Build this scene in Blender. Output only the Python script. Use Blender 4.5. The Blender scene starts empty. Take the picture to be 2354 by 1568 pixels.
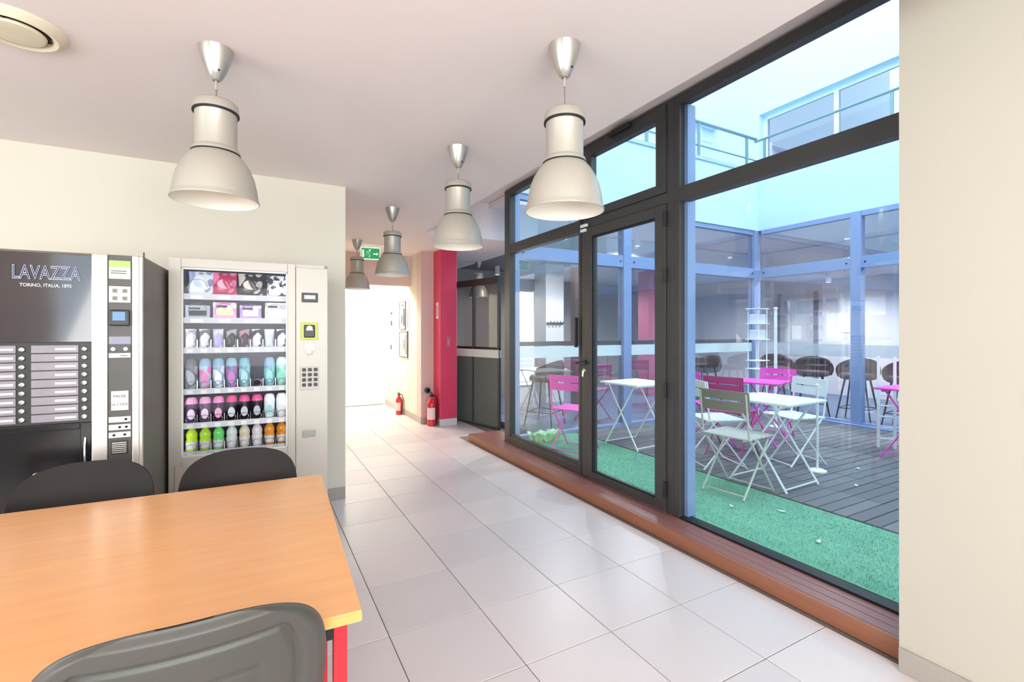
import bpy, bmesh, math, random
from mathutils import Vector, Matrix, Euler
random.seed(7)
PI = math.pi
sc = bpy.context.scene
col = sc.collection

# ------------------------------------------------------------------ camera, sky, big lights, exposure
cam_d = bpy.data.cameras.new('camera'); cam = bpy.data.objects.new('camera', cam_d); col.objects.link(cam)
cam.location = (0, 0, 1.374); cam.rotation_euler = (PI/2, 0, math.radians(-28.63))
cam_d.sensor_width = 36; cam_d.lens = 36*1085/2354; cam_d.shift_y = -22/2354; cam_d.clip_start = .05
sc.camera = cam
sc.view_settings.view_transform = 'Standard'; sc.view_settings.look = 'None'
sc.view_settings.gamma = 1; sc.view_settings.use_curve_mapping = False
sc.view_settings.exposure = 0.3
try:
    sc.cycles.use_denoising = True
    sc.cycles.max_bounces = 10; sc.cycles.diffuse_bounces = 6; sc.cycles.transparent_max_bounces = 24
    sc.cycles.caustics_reflective = False; sc.cycles.caustics_refractive = False
    sc.cycles.sample_clamp_indirect = 6
except Exception:
    pass
world = bpy.data.worlds.new('sky'); sc.world = world; world.use_nodes = True
wn = world.node_tree; bg = wn.nodes['Background']
bg.inputs[0].default_value = (.68, .87, 1.0, 1); bg.inputs[1].default_value = 3.9     # bright overcast sky


def area(name, loc, rot, sx, sy, power, color):
    l = bpy.data.lights.new(name, 'AREA'); l.shape = 'RECTANGLE'; l.size = sx; l.size_y = sy
    l.energy = power; l.color = color
    o = bpy.data.objects.new(name, l); col.objects.link(o); o.location = loc; o.rotation_euler = rot
    return o


# unseen fill lights added behind and left of camera, tilted up at the ceiling
area('end_fill', (-.6, -2.9, 1.5), (math.radians(136), 0, 0), 4.2, 2.0, 190, (1, .93, .87))
area('side_fill', (-4.3, .2, 1.5), (math.radians(140), 0, -PI/2), 3.6, 1.8, 60, (1, .93, .87))


# ------------------------------------------------------------------ materials
def lin(c):
    return tuple(((v/255)/12.92 if v/255 <= .04045 else ((v/255+.055)/1.055)**2.4) for v in c)


MATS = {}


def mat(name, rgb, rough=.5, metal=0, var=.06, scale=6, bump=0, bscale=60, spec=.5, coat=0, stretch=None, emit=0):
    if name in MATS: return MATS[name]
    m = bpy.data.materials.new(name); m.use_nodes = True; nt = m.node_tree; p = nt.nodes['Principled BSDF']
    c = lin(rgb)
    tc = nt.nodes.new('ShaderNodeTexCoord'); mp = nt.nodes.new('ShaderNodeMapping')
    nt.links.new(tc.outputs['Object'], mp.inputs[0])
    if stretch: mp.inputs['Scale'].default_value = stretch
    nz = nt.nodes.new('ShaderNodeTexNoise'); nz.inputs['Scale'].default_value = scale; nz.inputs['Detail'].default_value = 4
    nt.links.new(mp.outputs[0], nz.inputs['Vector'])
    mx = nt.nodes.new('ShaderNodeMix'); mx.data_type = 'RGBA'
    mx.inputs['A'].default_value = (*[v*(1-var) for v in c], 1); mx.inputs['B'].default_value = (*[min(1, v*(1+var)) for v in c], 1)
    nt.links.new(nz.outputs[0], mx.inputs['Factor'])
    nt.links.new(mx.outputs['Result'], p.inputs['Base Color'])
    p.inputs['Roughness'].default_value = rough; p.inputs['Metallic'].default_value = metal
    p.inputs['Specular IOR Level'].default_value = spec
    if coat: p.inputs['Coat Weight'].default_value = coat; p.inputs['Coat Roughness'].default_value = .05
    if bump:
        n2 = nt.nodes.new('ShaderNodeTexNoise'); n2.inputs['Scale'].default_value = bscale; n2.inputs['Detail'].default_value = 3
        nt.links.new(mp.outputs[0], n2.inputs['Vector'])
        b = nt.nodes.new('ShaderNodeBump'); b.inputs['Strength'].default_value = bump; b.inputs['Distance'].default_value = .01
        nt.links.new(n2.outputs[0], b.inputs['Height']); nt.links.new(b.outputs[0], p.inputs['Normal'])
    if emit:
        nt.links.new(mx.outputs['Result'], p.inputs['Emission Color']); p.inputs['Emission Strength'].default_value = emit
    MATS[name] = m
    return m


def glass(name, tint=(.965, .99, 1), base=.04, extra=None):
    if name in MATS: return MATS[name]
    m = bpy.data.materials.new(name); m.use_nodes = True; nt = m.node_tree; nt.nodes.clear()
    out = nt.nodes.new('ShaderNodeOutputMaterial'); mx = nt.nodes.new('ShaderNodeMixShader')
    tr = nt.nodes.new('ShaderNodeBsdfTransparent'); tr.inputs[0].default_value = (*tint, 1)
    gl = nt.nodes.new('ShaderNodeBsdfGlossy'); gl.inputs['Roughness'].default_value = 0; gl.inputs[0].default_value = (1, 1, 1, 1)
    lw = nt.nodes.new('ShaderNodeLayerWeight'); lw.inputs['Blend'].default_value = .5
    pw = nt.nodes.new('ShaderNodeMath'); pw.operation = 'POWER'; pw.inputs[1].default_value = 5
    ma = nt.nodes.new('ShaderNodeMath'); ma.operation = 'MULTIPLY_ADD'; ma.inputs[1].default_value = .75; ma.inputs[2].default_value = base
    nt.links.new(lw.outputs['Facing'], pw.inputs[0]); nt.links.new(pw.outputs[0], ma.inputs[0])
    nt.links.new(ma.outputs[0], mx.inputs[0]); nt.links.new(tr.outputs[0], mx.inputs[1]); nt.links.new(gl.outputs[0], mx.inputs[2])
    last = mx
    if extra:                                            # a printed or frosted film: part diffuse
        df = nt.nodes.new('ShaderNodeBsdfDiffuse'); df.inputs[0].default_value = (*extra[0], 1)
        m2 = nt.nodes.new('ShaderNodeMixShader'); m2.inputs[0].default_value = extra[1]
        nt.links.new(mx.outputs[0], m2.inputs[1]); nt.links.new(df.outputs[0], m2.inputs[2]); last = m2
    nt.links.new(last.outputs[0], out.inputs[0])
    MATS[name] = m
    return m


def emis(name, rgb, s):
    if name in MATS: return MATS[name]
    m = bpy.data.materials.new(name); m.use_nodes = True; nt = m.node_tree; nt.nodes.clear()
    out = nt.nodes.new('ShaderNodeOutputMaterial'); e = nt.nodes.new('ShaderNodeEmission')
    e.inputs[0].default_value = (*lin(rgb), 1); e.inputs[1].default_value = s
    nt.links.new(e.outputs[0], out.inputs[0]); MATS[name] = m
    return m


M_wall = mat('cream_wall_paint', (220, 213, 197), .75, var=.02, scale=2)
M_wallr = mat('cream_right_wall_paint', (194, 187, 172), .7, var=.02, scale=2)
M_ceil = mat('white_ceiling_paint', (240, 230, 227), .85, var=.015, scale=2)
M_tile = mat('polished_floor_tile', (216, 205, 204), .33, var=.03, scale=3, spec=.5)
M_tile2 = mat('polished_floor_tile_paler', (220, 209, 207), .33, var=.03, scale=3, spec=.5)
M_tile3 = mat('polished_floor_tile_greyer', (211, 201, 201), .33, var=.03, scale=3, spec=.5)
M_grout = mat('floor_grout', (120, 110, 106), .8)
M_base = mat('grey_ceramic_skirting', (168, 160, 150), .4, var=.05)
M_frame = mat('anthracite_aluminium', (72, 71, 70), .42, .25, var=.04)
M_gask = mat('black_rubber', (22, 22, 24), .5)
M_black = mat('black_plastic', (30, 28, 28), .38)
M_sill = mat('brown_hardwood', (150, 96, 70), .42, var=.16, scale=5, stretch=(9, .7, 9), bump=.1, bscale=20)
M_sillt = mat('sky_tinted_hardwood', (146, 98, 92), .34, var=.12, scale=5, stretch=(14, .7, 9), bump=.1, bscale=20)  # sill tops: the sky's reflection is tinted into the brown
M_blue = mat('blue_grey_aluminium', (140, 160, 200), .4, .1, var=.03)
M_cwall = mat('white_courtyard_render', (204, 226, 236), .85, var=.02, scale=1.5)
M_glass = glass('clear_glazing')
M_glass2 = glass('far_glazing', (.95, .965, .99), .10)
M_band = glass('frosted_band', (.95, 1, 1), .06, ((.82, .9, .9), .75))
M_greyglass = glass('smoked_panel', (.35, .38, .38), .08, ((.15, .175, .172), .85))
M_turf = mat('artificial_turf', (142, 222, 184), .95, var=.16, scale=14, bump=1.0, bscale=420)
M_deck = mat('weathered_deck_slat', (100, 101, 107), .7, var=.15, scale=7, stretch=(1, 9, 4), bump=.25, bscale=60)
M_deckb = mat('deck_underlay', (56, 56, 62), .9)
M_silver = mat('brushed_aluminium', (186, 180, 168), .42, .35, var=.03, scale=8)
M_silver2 = mat('satin_canopy_metal', (196, 192, 184), .3, .8, var=.03)
M_lampin = mat('white_enamel', (242, 238, 228), .5, var=.01)
M_cord = mat('grey_flex', (120, 112, 106), .5)
M_beech = mat('beech_laminate', (236, 174, 118), .24, var=.10, scale=3, stretch=(1.2, 9, 4), spec=.5)
M_edge = mat('beech_edge_band', (232, 172, 96), .4, var=.06)
M_redleg = mat('red_powder_coat', (206, 40, 50), .35, var=.03)
M_chairk = mat('charcoal_polypropylene', (36, 31, 28), .6, var=.04, bump=.05, bscale=300, spec=.25)
M_chairg = mat('grey_polypropylene', (76, 74, 68), .42, var=.04, bump=.05, bscale=300)
M_redcol = mat('crimson_paint', (206, 52, 88), .45, var=.03, scale=2)
M_pinkwall = mat('taupe_pink_paint', (214, 190, 184), .7, var=.02)
M_white = mat('white_lacquer', (240, 240, 238), .4, var=.015)
M_paper = mat('paper', (244, 242, 236), .8, var=.02)
M_ink = mat('black_ink', (30, 30, 34), .7)
M_pink = mat('pink_powder_coat', (246, 84, 200), .4, var=.04)
M_magenta = mat('raspberry_powder_coat', (186, 48, 122), .4, var=.04)
M_wmetal = mat('white_powder_coat', (246, 250, 248), .4, var=.02)
M_gmetal = mat('cream_powder_coat', (205, 202, 192), .45, var=.04)  # cream coat of the chair with the shade-painted backrest
M_rail = mat('grey_green_railing', (128, 150, 156), .45, .3)
M_stool = mat('plum_brown_upholstery', (86, 66, 70), .6, var=.12, bump=.15, bscale=80)
M_legk = mat('dark_steel', (34, 38, 46), .4, .4)
M_intw = mat('pale_grey_interior_paint', (226, 226, 230), .8, var=.02)
M_intg = mat('mid_grey_interior_paint', (150, 150, 146), .8, var=.03)
M_intf = mat('slate_blue_floor', (96, 116, 150), .4, var=.08)
M_vend = mat('warm_grey_coated_steel', (190, 184, 173), .38, .1, var=.015)
M_vendin = mat('white_cabinet_lining', (206, 208, 214), .5, var=.01)
M_cofb = mat('black_coated_steel', (112, 104, 94), .45, var=.04)
M_cofp = mat('gloss_brown_panel', (50, 42, 48), .1, var=.04, coat=.6)
M_cofl = mat('gloss_black_bay', (20, 20, 22), .15)
M_lab = mat('lilac_grey_label', (142, 134, 142), .3, var=.18, scale=9)
M_strip = mat('satin_silver_strip', (226, 216, 206), .28, .5, var=.02)
M_chrome = mat('chrome', (220, 220, 216), .15, .9)
M_green = mat('sign_green', (30, 150, 86), .5, emit=.5)
M_signw = mat('sign_white', (236, 246, 240), .4, emit=.5)
M_led = emis('cool_led', (240, 246, 255), 2.6)
M_panel = emis('ceiling_light_diffuser', (255, 250, 240), 16)
M_panelc = emis('cool_ceiling_diffuser', (244, 244, 255), 30)
M_screen = emis('blue_lcd', (150, 190, 240), 1.0)


# ------------------------------------------------------------------ mesh helpers
class MB:
    def __init__(s): s.v = []; s.f = []; s.mi = []
    def add(s, vs, fs, mi=0):
        b = len(s.v); s.v += [tuple(v) for v in vs]; s.f += [tuple(i+b for i in f) for f in fs]; s.mi += [mi]*len(fs)
        return s
    def box(s, x0, x1, y0, y1, z0, z1, mi=0, m=None):
        vs = [Vector((x, y, z)) for z in (z0, z1) for y in (y0, y1) for x in (x0, x1)]
        if m: vs = [m @ v for v in vs]
        return s.add(vs, [(0, 2, 3, 1), (4, 5, 7, 6), (0, 1, 5, 4), (2, 6, 7, 3), (0, 4, 6, 2), (1, 3, 7, 5)], mi)
    def tube(s, pts, r, n=8, closed=False, mi=0, flat=1.0):
        pts = [Vector(p) for p in pts]; k = len(pts); rings = []
        for i, p in enumerate(pts):
            if closed: d = pts[(i+1) % k]-pts[i-1]
            else: d = pts[min(i+1, k-1)]-pts[max(i-1, 0)]
            d.normalize(); up = Vector((0, 0, 1)) if abs(d.z) < .9 else Vector((0, 1, 0))
            a = d.cross(up).normalized(); b = a.cross(d)
            rr = r[i] if isinstance(r, (list, tuple)) else r
            rings.append([p+(a*math.cos(2*PI*j/n)+b*math.sin(2*PI*j/n)*flat)*rr for j in range(n)])
        vs = [v for g in rings for v in g]; fs = []
        for i in range(k if closed else k-1):
            for j in range(n):
                q = (i+1) % k
                fs.append((i*n+j, i*n+(j+1) % n, q*n+(j+1) % n, q*n+j))
        if not closed: fs += [tuple(range(n)), tuple(reversed(range((k-1)*n, k*n)))]
        return s.add(vs, fs, mi)
    def lathe(s, prof, n=24, c=(0, 0), mi=0, cap=True):
        vs = [(c[0]+r*math.cos(2*PI*j/n), c[1]+r*math.sin(2*PI*j/n), z) for r, z in prof for j in range(n)]
        fs = [(i*n+j, i*n+(j+1) % n, (i+1)*n+(j+1) % n, (i+1)*n+j) for i in range(len(prof)-1) for j in range(n)]
        if cap:
            if prof[0][0] > 1e-4: fs.append(tuple(reversed(range(n))))
            if prof[-1][0] > 1e-4: fs.append(tuple(range((len(prof)-1)*n, len(prof)*n)))
        return s.add(vs, fs, mi)
    def prism(s, poly, z0, z1, mi=0, m=None):
        n = len(poly); vs = [Vector((x, y, z0)) for x, y in poly]+[Vector((x, y, z1)) for x, y in poly]
        if m: vs = [m @ v for v in vs]
        return s.add(vs, [tuple(reversed(range(n))), tuple(range(n, 2*n))]+[(i, (i+1) % n, n+(i+1) % n, n+i) for i in range(n)], mi)
    def mesh(s, name, mats, bevel=0, smooth=False, seg=2):
        me = bpy.data.meshes.new(name); me.from_pydata(s.v, [], s.f)
        for m in (mats if isinstance(mats, (list, tuple)) else [mats]): me.materials.append(m)
        for p, i in zip(me.polygons, s.mi): p.material_index = i
        bm = bmesh.new(); bm.from_mesh(me)
        bmesh.ops.recalc_face_normals(bm, faces=bm.faces)
        if bevel:
            bmesh.ops.bevel(bm, geom=[e for e in bm.edges if e.calc_face_angle(0) > .6], offset=bevel, segments=seg, affect='EDGES', profile=.6)
        bm.to_mesh(me); bm.free()
        if smooth:
            for p in me.polygons: p.use_smooth = True
            try: me.set_sharp_from_angle(angle=.7)
            except Exception: pass
        return me
    def build(s, name, mats, parent=None, loc=(0, 0, 0), rot=(0, 0, 0), bevel=0, smooth=False, seg=2):
        return link(name, s.mesh(name, mats, bevel, smooth, seg), parent, loc, rot)


def link(name, me, parent=None, loc=(0, 0, 0), rot=(0, 0, 0)):
    o = bpy.data.objects.new(name, me); col.objects.link(o); o.parent = parent
    o.location = loc; o.rotation_euler = rot
    return o


def box(name, x0, x1, y0, y1, z0, z1, m, parent=None, bevel=0):
    return MB().box(x0, x1, y0, y1, z0, z1).build(name, m, parent, bevel=bevel)


def tag(o, label, cat, group=None):
    o['label'] = label; o['category'] = cat
    if group: o['group'] = group
    return o


def struct(o, label=None, kind='structure'):
    o['kind'] = kind
    if label: o['label'] = label
    return o


def empty(name, loc=(0, 0, 0), rz=0):
    o = bpy.data.objects.new(name, None); col.objects.link(o); o.location = loc; o.rotation_euler = (0, 0, rz)
    o.empty_display_size = .1
    return o


def thing(name, label, cat, loc=(0, 0, 0), rz=0, group=None):
    return tag(empty(name, loc, rz), label, cat, group)


def copy_tree(o, parent=None):
    c = o.copy(); col.objects.link(c); c.parent = parent
    for ch in [x for x in KIDS.get(o.name, o.children)]: copy_tree(ch, c)
    return c


KIDS = {}


def clone(o, loc, rz, label, mats=None):
    """copy a thing with parts and sub-parts; mats maps old material -> new"""
    c = copy_tree(o); c.location = loc; c.rotation_euler = (0, 0, rz); c['label'] = label
    if mats:
        def sw(x):
            if x.type == 'MESH':
                for s_ in x.material_slots:
                    if s_.material and s_.material.name in mats:
                        s_.link = 'OBJECT'; s_.material = mats[s_.material.name]
            for y in x.children: sw(y)
        sw(c)
    return c


def text_mesh(name, body, size, m, parent, loc, rot, outline=0, extr=.0006, align='CENTER', sx=1):
    cu = bpy.data.curves.new(name, 'FONT'); cu.body = body; cu.size = size; cu.align_x = align; cu.align_y = 'CENTER'
    if outline: cu.fill_mode = 'NONE'; cu.bevel_depth = outline; cu.bevel_resolution = 1; cu.resolution_u = 3
    else: cu.extrude = extr; cu.resolution_u = 3
    t = bpy.data.objects.new(name+'_tmp', cu); col.objects.link(t)
    dg = bpy.context.evaluated_depsgraph_get(); me = bpy.data.meshes.new_from_object(t.evaluated_get(dg))
    bpy.data.objects.remove(t); me.materials.clear(); me.materials.append(m)
    o = link(name, me, parent, loc, rot); o.scale = (sx, 1, 1)
    return o


R90 = (PI/2, 0, 0)            # text standing up, facing -Y

# ------------------------------------------------------------------ the room: floor, walls, ceiling
C = 2.565
floor = struct(box('floor', -4.4, 3.2, -3.0, 9.2, -.08, -.004, M_grout))
TX, TY, TS = .534, 4.380, .45
tm = [MB().box(0, TS-.004, 0, TS-.004, -.01, .0).mesh('tile', m, bevel=.0012, seg=1) for m in (M_tile, M_tile2, M_tile3)]
for i in range(-7, 4):
    for j in range(-10, 11):
        x, y = TX+i*TS, TY+j*TS
        if x > 2.3 or (x+TS < .2 and y > 4.0) or (i < -3 and y > 2.6): continue
        o = link('tile', random.choice(tm), floor, (x+.002, y+.002, 0))
# passage floor strip beyond the glazing corner
for i in (4,):
    for j in range(3, 6):
        link('tile', tm[2], floor, (TX+i*TS+.002, TY+j*TS+.002, 0))

wall_left = struct(box('wall_left', -4.4, .66, 4.08, 4.28, 0, C, M_wall))
wall_corridor = struct(box('wall_corridor', .46, .66, 4.28, 9.2, 0, C, M_wall))
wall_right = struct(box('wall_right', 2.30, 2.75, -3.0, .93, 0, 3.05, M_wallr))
wall_end = struct(MB().box(-4.4, -3.0, -3.2, -3.0, 0, C).box(1.8, 2.75, -3.2, -3.0, 0, C).box(-3.0, 1.8, -3.2, -3.0, 2.7, C+.2).box(-3.0, 1.8, -3.2, -3.0, 0, .4).build('wall_end', M_wall))
wall_side = struct(MB().box(-4.6, -4.4, -3.2, -1.7, 0, C).box(-4.6, -4.4, 2.1, 4.3, 0, C).box(-4.6, -4.4, -1.7, 2.1, 0, .5).build('wall_side', M_wall))
wall_back = struct(box('wall_back', .46, 2.5, 9.0, 9.2, 0, C, M_wall))
wall_corridor_right = struct(MB().box(2.18, 2.36, 6.8, 9.0, 0, C).build('wall_corridor_right', M_wall))
wall_pilaster = struct(box('wall_pilaster', 2.17, 2.74, 6.79, 7.0, 0, C, M_pinkwall))
wall_lintel = struct(box('wall_lintel', .66, 2.18, 7.35, 7.5, 2.09, C, M_pinkwall))

ceiling = struct(MB().box(-4.4, 1.80, -3.0, 9.2, C, 3.25).box(1.80, 3.4, 5.5, 9.2, C, 3.25).build('ceiling', M_ceil))
ceiling_recess = struct(box('ceiling_recess', 1.80, 2.75, -3.0, 5.5, 3.03, 3.25, M_ceil))

# skirtings made of tiles
def skirting(name, pts, n):
    root = struct(empty(name))
    (x0, y0), (x1, y1), (nx, ny) = pts
    L = math.hypot(x1-x0, y1-y0); dx, dy = (x1-x0)/L, (y1-y0)/L; p = L/n
    me = MB().box(.001, p-.002, 0, .012, 0, .096).mesh('skirting_tile', M_base, bevel=.003)
    for k in range(n):
        o = link('skirting_tile', me, root, (x0+dx*p*k+nx*0, y0+dy*p*k, 0), (0, 0, math.atan2(dy, dx)))
    return root
skirting('baseboard_right', ((2.30, -1.32), (2.30, .93), (0, 0)), 5)
skirting('baseboard_left', ((.66, 4.08), (-1.59, 4.08), (0, 0)), 5)
for c in bpy.data.objects['baseboard_left'].children: c.rotation_euler[2] = PI; 
skirting('baseboard_corridor', ((2.18, 6.8), (2.18, 9.0), (0, 0)), 5)
skirting('baseboard_pilaster', ((2.36, 6.79), (2.16, 6.79), (0, 0)), 1)

# red column
redc = tag(MB().box(2.363, 2.62, 6.5, 6.79, .1, C).build('red_column', M_redcol, bevel=.008), 'crimson painted square column standing beside the fire extinguisher', 'column')
box('plinth', 2.359, 2.624, 6.496, 6.794, 0, .1, mat('pale_plinth', (206, 200, 204), .3), redc, bevel=.003)
pl = box('sign_plate', 2.358, 2.3635, 6.58, 6.66, 1.56, 1.8, M_paper, redc); pl['label'] = 'small white sign plate with red print'
box('print', 2.357, 2.3585, 6.60, 6.64, 1.60, 1.76, mat('pink_print', (226, 120, 140), .5), pl)
sp = box('switch_plate', 2.46, 2.52, 6.492, 6.5, 1.14, 1.3, mat('rose_plastic', (190, 90, 112), .4), redc, bevel=.003)
box('rocker', 2.475, 2.505, 6.487, 6.492, 1.18, 1.26, mat('rose_plastic_light', (206, 112, 130), .4), sp, bevel=.002)

# ------------------------------------------------------------------ sill of wooden boards under the glazing
sill = struct(box('trim_1', 2.375, 2.66, .93, 5.48, 0, .06, mat('sill_core', (60, 40, 34), .8)))
box('plank', 2.363, 2.387, .93, 5.48, 0, .085, M_sill, sill, bevel=.004)
for k, (a, b) in enumerate(((2.389, 2.448), (2.4515, 2.510), (2.5135, 2.572))):
    box('plank', a, b, .93, 5.48, .06, .085, M_sillt, sill, bevel=.003)
for k in range(3):
    box('plank', 2.576+k*.075, 2.576+k*.075+.07, 4.93, 5.48, .0, .085, M_sillt, sill, bevel=.003)

# ------------------------------------------------------------------ glazed wall
# local x runs along the wall towards the camera's right (world -Y), local y = outwards (world +X)
def bay(name): return struct(empty(name, (2.57, 4.89, 0), -PI/2))
D = .075
w1 = bay('window_1')
box('stile', 0, .125, 0, D, .085, 3.01, M_frame, w1, bevel=.004)
box('stile', 1.435, 1.468, 0, D, .085, 3.01, M_frame, w1, bevel=.004)
box('top_rail', .125, 1.435, 0, D, 2.94, 3.01, M_frame, w1, bevel=.004)
box('transom', .125, 1.435, 0, D, 2.265, 2.375, M_frame, w1, bevel=.004)
box('bottom_rail', .125, 1.435, 0, D, .085, .17, M_frame, w1, bevel=.004)
box('glazing_bead', .125, 1.435, .012, .05, .17, .2, M_frame, w1, bevel=.003)
box('pane', .125, 1.435, .036, .042, .2, 2.265, M_glass, w1)
box('pane', .125, 1.435, .036, .042, 2.375, 2.94, M_glass, w1)

d1 = bay('door_1')
box('jamb', 1.469, 1.50, 0, D, .085, 3.01, M_gask, d1)
box('jamb', 2.475, 2.537, 0, D, .085, 3.01, M_frame, d1, bevel=.004)
box('head_rail', 1.50, 2.475, 0, D, 2.985, 3.01, M_frame, d1)
box('transom', 1.50, 2.475, 0, D, 2.285, 2.36, M_frame, d1, bevel=.004)
vs = box('vent_sash_rail', 1.503, 2.472, -.012, .05, 2.895, 2.983, M_frame, d1, bevel=.004)
box('vent_sash_rail', 1.503, 2.472, -.012, .05, 2.362, 2.43, M_frame, d1, bevel=.004)
box('vent_sash_stile', 1.503, 1.63, -.012, .05, 2.43, 2.895, M_frame, d1, bevel=.004)
box('vent_sash_stile', 2.38, 2.472, -.012, .05, 2.43, 2.895, M_frame, d1, bevel=.004)
box('pane', 1.63, 2.38, .02, .026, 2.43, 2.895, M_glass, d1)
lf = MB().box(1.503, 1.635, -.012, .055, .095, 2.28).box(2.375, 2.472, -.012, .055, .095, 2.28).box(1.635, 2.375, -.012, .055, 2.2, 2.28).box(1.635, 2.375, -.012, .055, .095, .16).build('leaf', M_frame, d1, bevel=.004)
box('pane', 1.635, 2.375, .018, .024, .16, 2.2, M_glass, lf)
for z in (.16, 2.185):
    box('glazing_gasket', 1.635, 2.375, -.002, .02, z, z+.014, M_gask, lf)
for x in (1.635, 2.363):
    box('glazing_gasket', x, x+.012, -.002, .02, .174, 2.185, M_gask, lf)
for z in (.2, .9, 1.72, 2.12):
    MB().tube([(2.476, -.018, z), (2.476, -.018, z+.11)], .012, 8).build('hinge', M_gask, lf, smooth=True)
hd = MB().lathe([(.026, 0), (.026, .008), (.012, .01), (.012, .05)], 16).build('lever_handle', M_black, lf, (1.545, -.012, 1.10), (PI/2, 0, 0), smooth=True)
MB().tube([(0, 0, .045), (-.03, 0, .048), (-.055, -.004, .05)], .011, 8).tube([(0, 0, .045), (.06, 0, .05)], .01, 8).build('lever', M_black, hd, smooth=True)
MB().lathe([(.02, 0), (.02, .012), (.008, .014), (.008, .03)], 14).tube([(0, 0, .024), (0, -.05, .028)], .008, 6).build('lock_cylinder', M_chrome, lf, (1.548, -.012, 1.03), (PI/2, 0, 0), smooth=True)
op = MB().box(1.93, 2.14, -.05, -.012, 2.955, 2.995).build('vent_actuator', M_black, d1, bevel=.012)
MB().tube([(1.9, -.035, 2.965), (1.93, -.03, 2.972)], [.022, .016], 10).build('actuator_end', M_black, op, smooth=True)
cs = MB().box(1.505, 1.59, -.034, -.012, 2.29, 2.315).box(1.505, 1.57, -.034, -.012, 2.25, 2.275).build('contact_sensor', M_white, d1, bevel=.003)
cs['label'] = 'small white contact sensor on the door head'
box('pull_bar', 1.41, 1.434, -.03, -.002, 1.23, 1.5, M_black, w1, bevel=.004)

w2 = bay('window_2')
box('stile', 2.539, 2.59, 0, D, .085, 3.01, M_frame, w2, bevel=.004)
box('stile', 3.93, 3.96, 0, D, .085, 3.01, M_frame, w2)
box('top_rail', 2.59, 3.93, 0, D, 2.94, 3.01, M_frame, w2, bevel=.004)
box('transom', 2.59, 3.93, 0, D, 2.268, 2.372, M_frame, w2, bevel=.004)
box('bottom_rail', 2.59, 3.93, 0, D, .085, .098, M_gask, w2)
box('pane', 2.59, 3.93, .036, .042, .098, 2.268, M_glass, w2)
box('pane', 2.59, 3.93, .036, .042, 2.372, 2.94, M_glass, w2)
# weather side cover strip, seen edge-on through the glass
box('cover_strip', 2.592, 2.622, .045, .12, .098, 2.94, M_blue, w2)
# wall above the glazing, outside
struct(box('wall_above_glazing', 2.2, 2.62, -3.0, 4.9, 3.26, 6.4, M_cwall))

# ------------------------------------------------------------------ courtyard ground
FZ = .10
deck = struct(box('floor_courtyard', 2.66, 7.25, -1.5, 4.85, -.1, .07, M_deckb), 'grey weathered timber deck of the courtyard')
smesh = [MB().box(0, .494, 0, .091, 0, .028).mesh('slat', mat('weathered_deck_slat_%d' % k, c, .7, var=.16, scale=7, stretch=(1, 9, 4), bump=.25), bevel=.002, seg=1)
         for k, c in enumerate(((104, 105, 110), (95, 96, 102), (112, 112, 116)))]
ns = 0
cells = [(i, j) for i in range(8) for j in range(8)]
cells.sort(key=lambda c: (3.58+c[0]*.5)**2+(.85+c[1]*.5)**2)
rest = MB()
for (i, j) in cells:
    x, y = 3.58+i*.5, .85+j*.5
    if x+.4 > 7.24: continue
    for k in range(5):
        if ns < 290:
            link('slat', random.choice(smesh), deck, (x, y+k*.1, .071+random.uniform(0, .003))); ns += 1
        else:
            rest.box(x, x+.494, y+k*.1, y+k*.1+.091, .071, .1)
if rest.v:
    ro = rest.build('slat_field', M_deck, deck); ro['kind'] = 'stuff'
turf = tag(MB().box(2.67, 3.57, -1.2, 4.86, .071, .092).build('turf_mat', M_turf), 'bright green artificial turf strip along the glass wall', 'turf')
blade = MB()
for k in range(26000):
    x = random.uniform(2.68, 3.565); y = random.uniform(.9, 4.85); h = random.uniform(.006, .016); a = random.uniform(0, PI)
    w = .0022; dx, dy = math.cos(a)*w, math.sin(a)*w; lx, ly = random.uniform(-.008, .008), random.uniform(-.008, .008)
    b0 = len(blade.v); blade.v += [(x-dx, y-dy, .091), (x+dx, y+dy, .091), (x+lx, y+ly, .091+h)]; blade.f.append((b0, b0+1, b0+2)); blade.mi.append(0)
me = bpy.data.meshes.new('pile'); me.from_pydata(blade.v, [], blade.f); me.materials.append(M_turf)
po = link('pile', me, turf); po['kind'] = 'stuff'
for k, (x, y, a) in enumerate(((3.0, 1.62, .3), (3.05, 2.25, 1.0), (3.28, 2.02, 2.0), (4.35, 2.05, .7), (4.9, 2.3, .2))):
    z = .1 if x < 3.5 else .104
    MB_ = MB(); n = 8
    pts = [(math.cos(2*PI*i/n)*.028, math.sin(2*PI*i/n)*.012, .004*math.cos(4*PI*i/n)+.003) for i in range(n)]
    MB_.add(pts+[(p[0], p[1], p[2]+.0015) for p in pts], [tuple(reversed(range(n))), tuple(range(n, 2*n))]+[(i, (i+1) % n, n+(i+1) % n, n+i) for i in range(n)])
    lab = ['pale fallen leaf on the turf nearest the cream wall', 'pale fallen leaf on the turf mid strip', 'pale fallen leaf on the turf near the deck edge', 'pale fallen leaf on the deck beside the white table', 'pale fallen leaf on the deck beyond the white pole'][k]
    tag(MB_.build('fallen_leaf', mat('pale_leaf', (220, 232, 214), .7), None, (x, y, z), (0, 0, a)), lab, 'leaf', 'fallen leaves in the courtyard')

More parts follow.
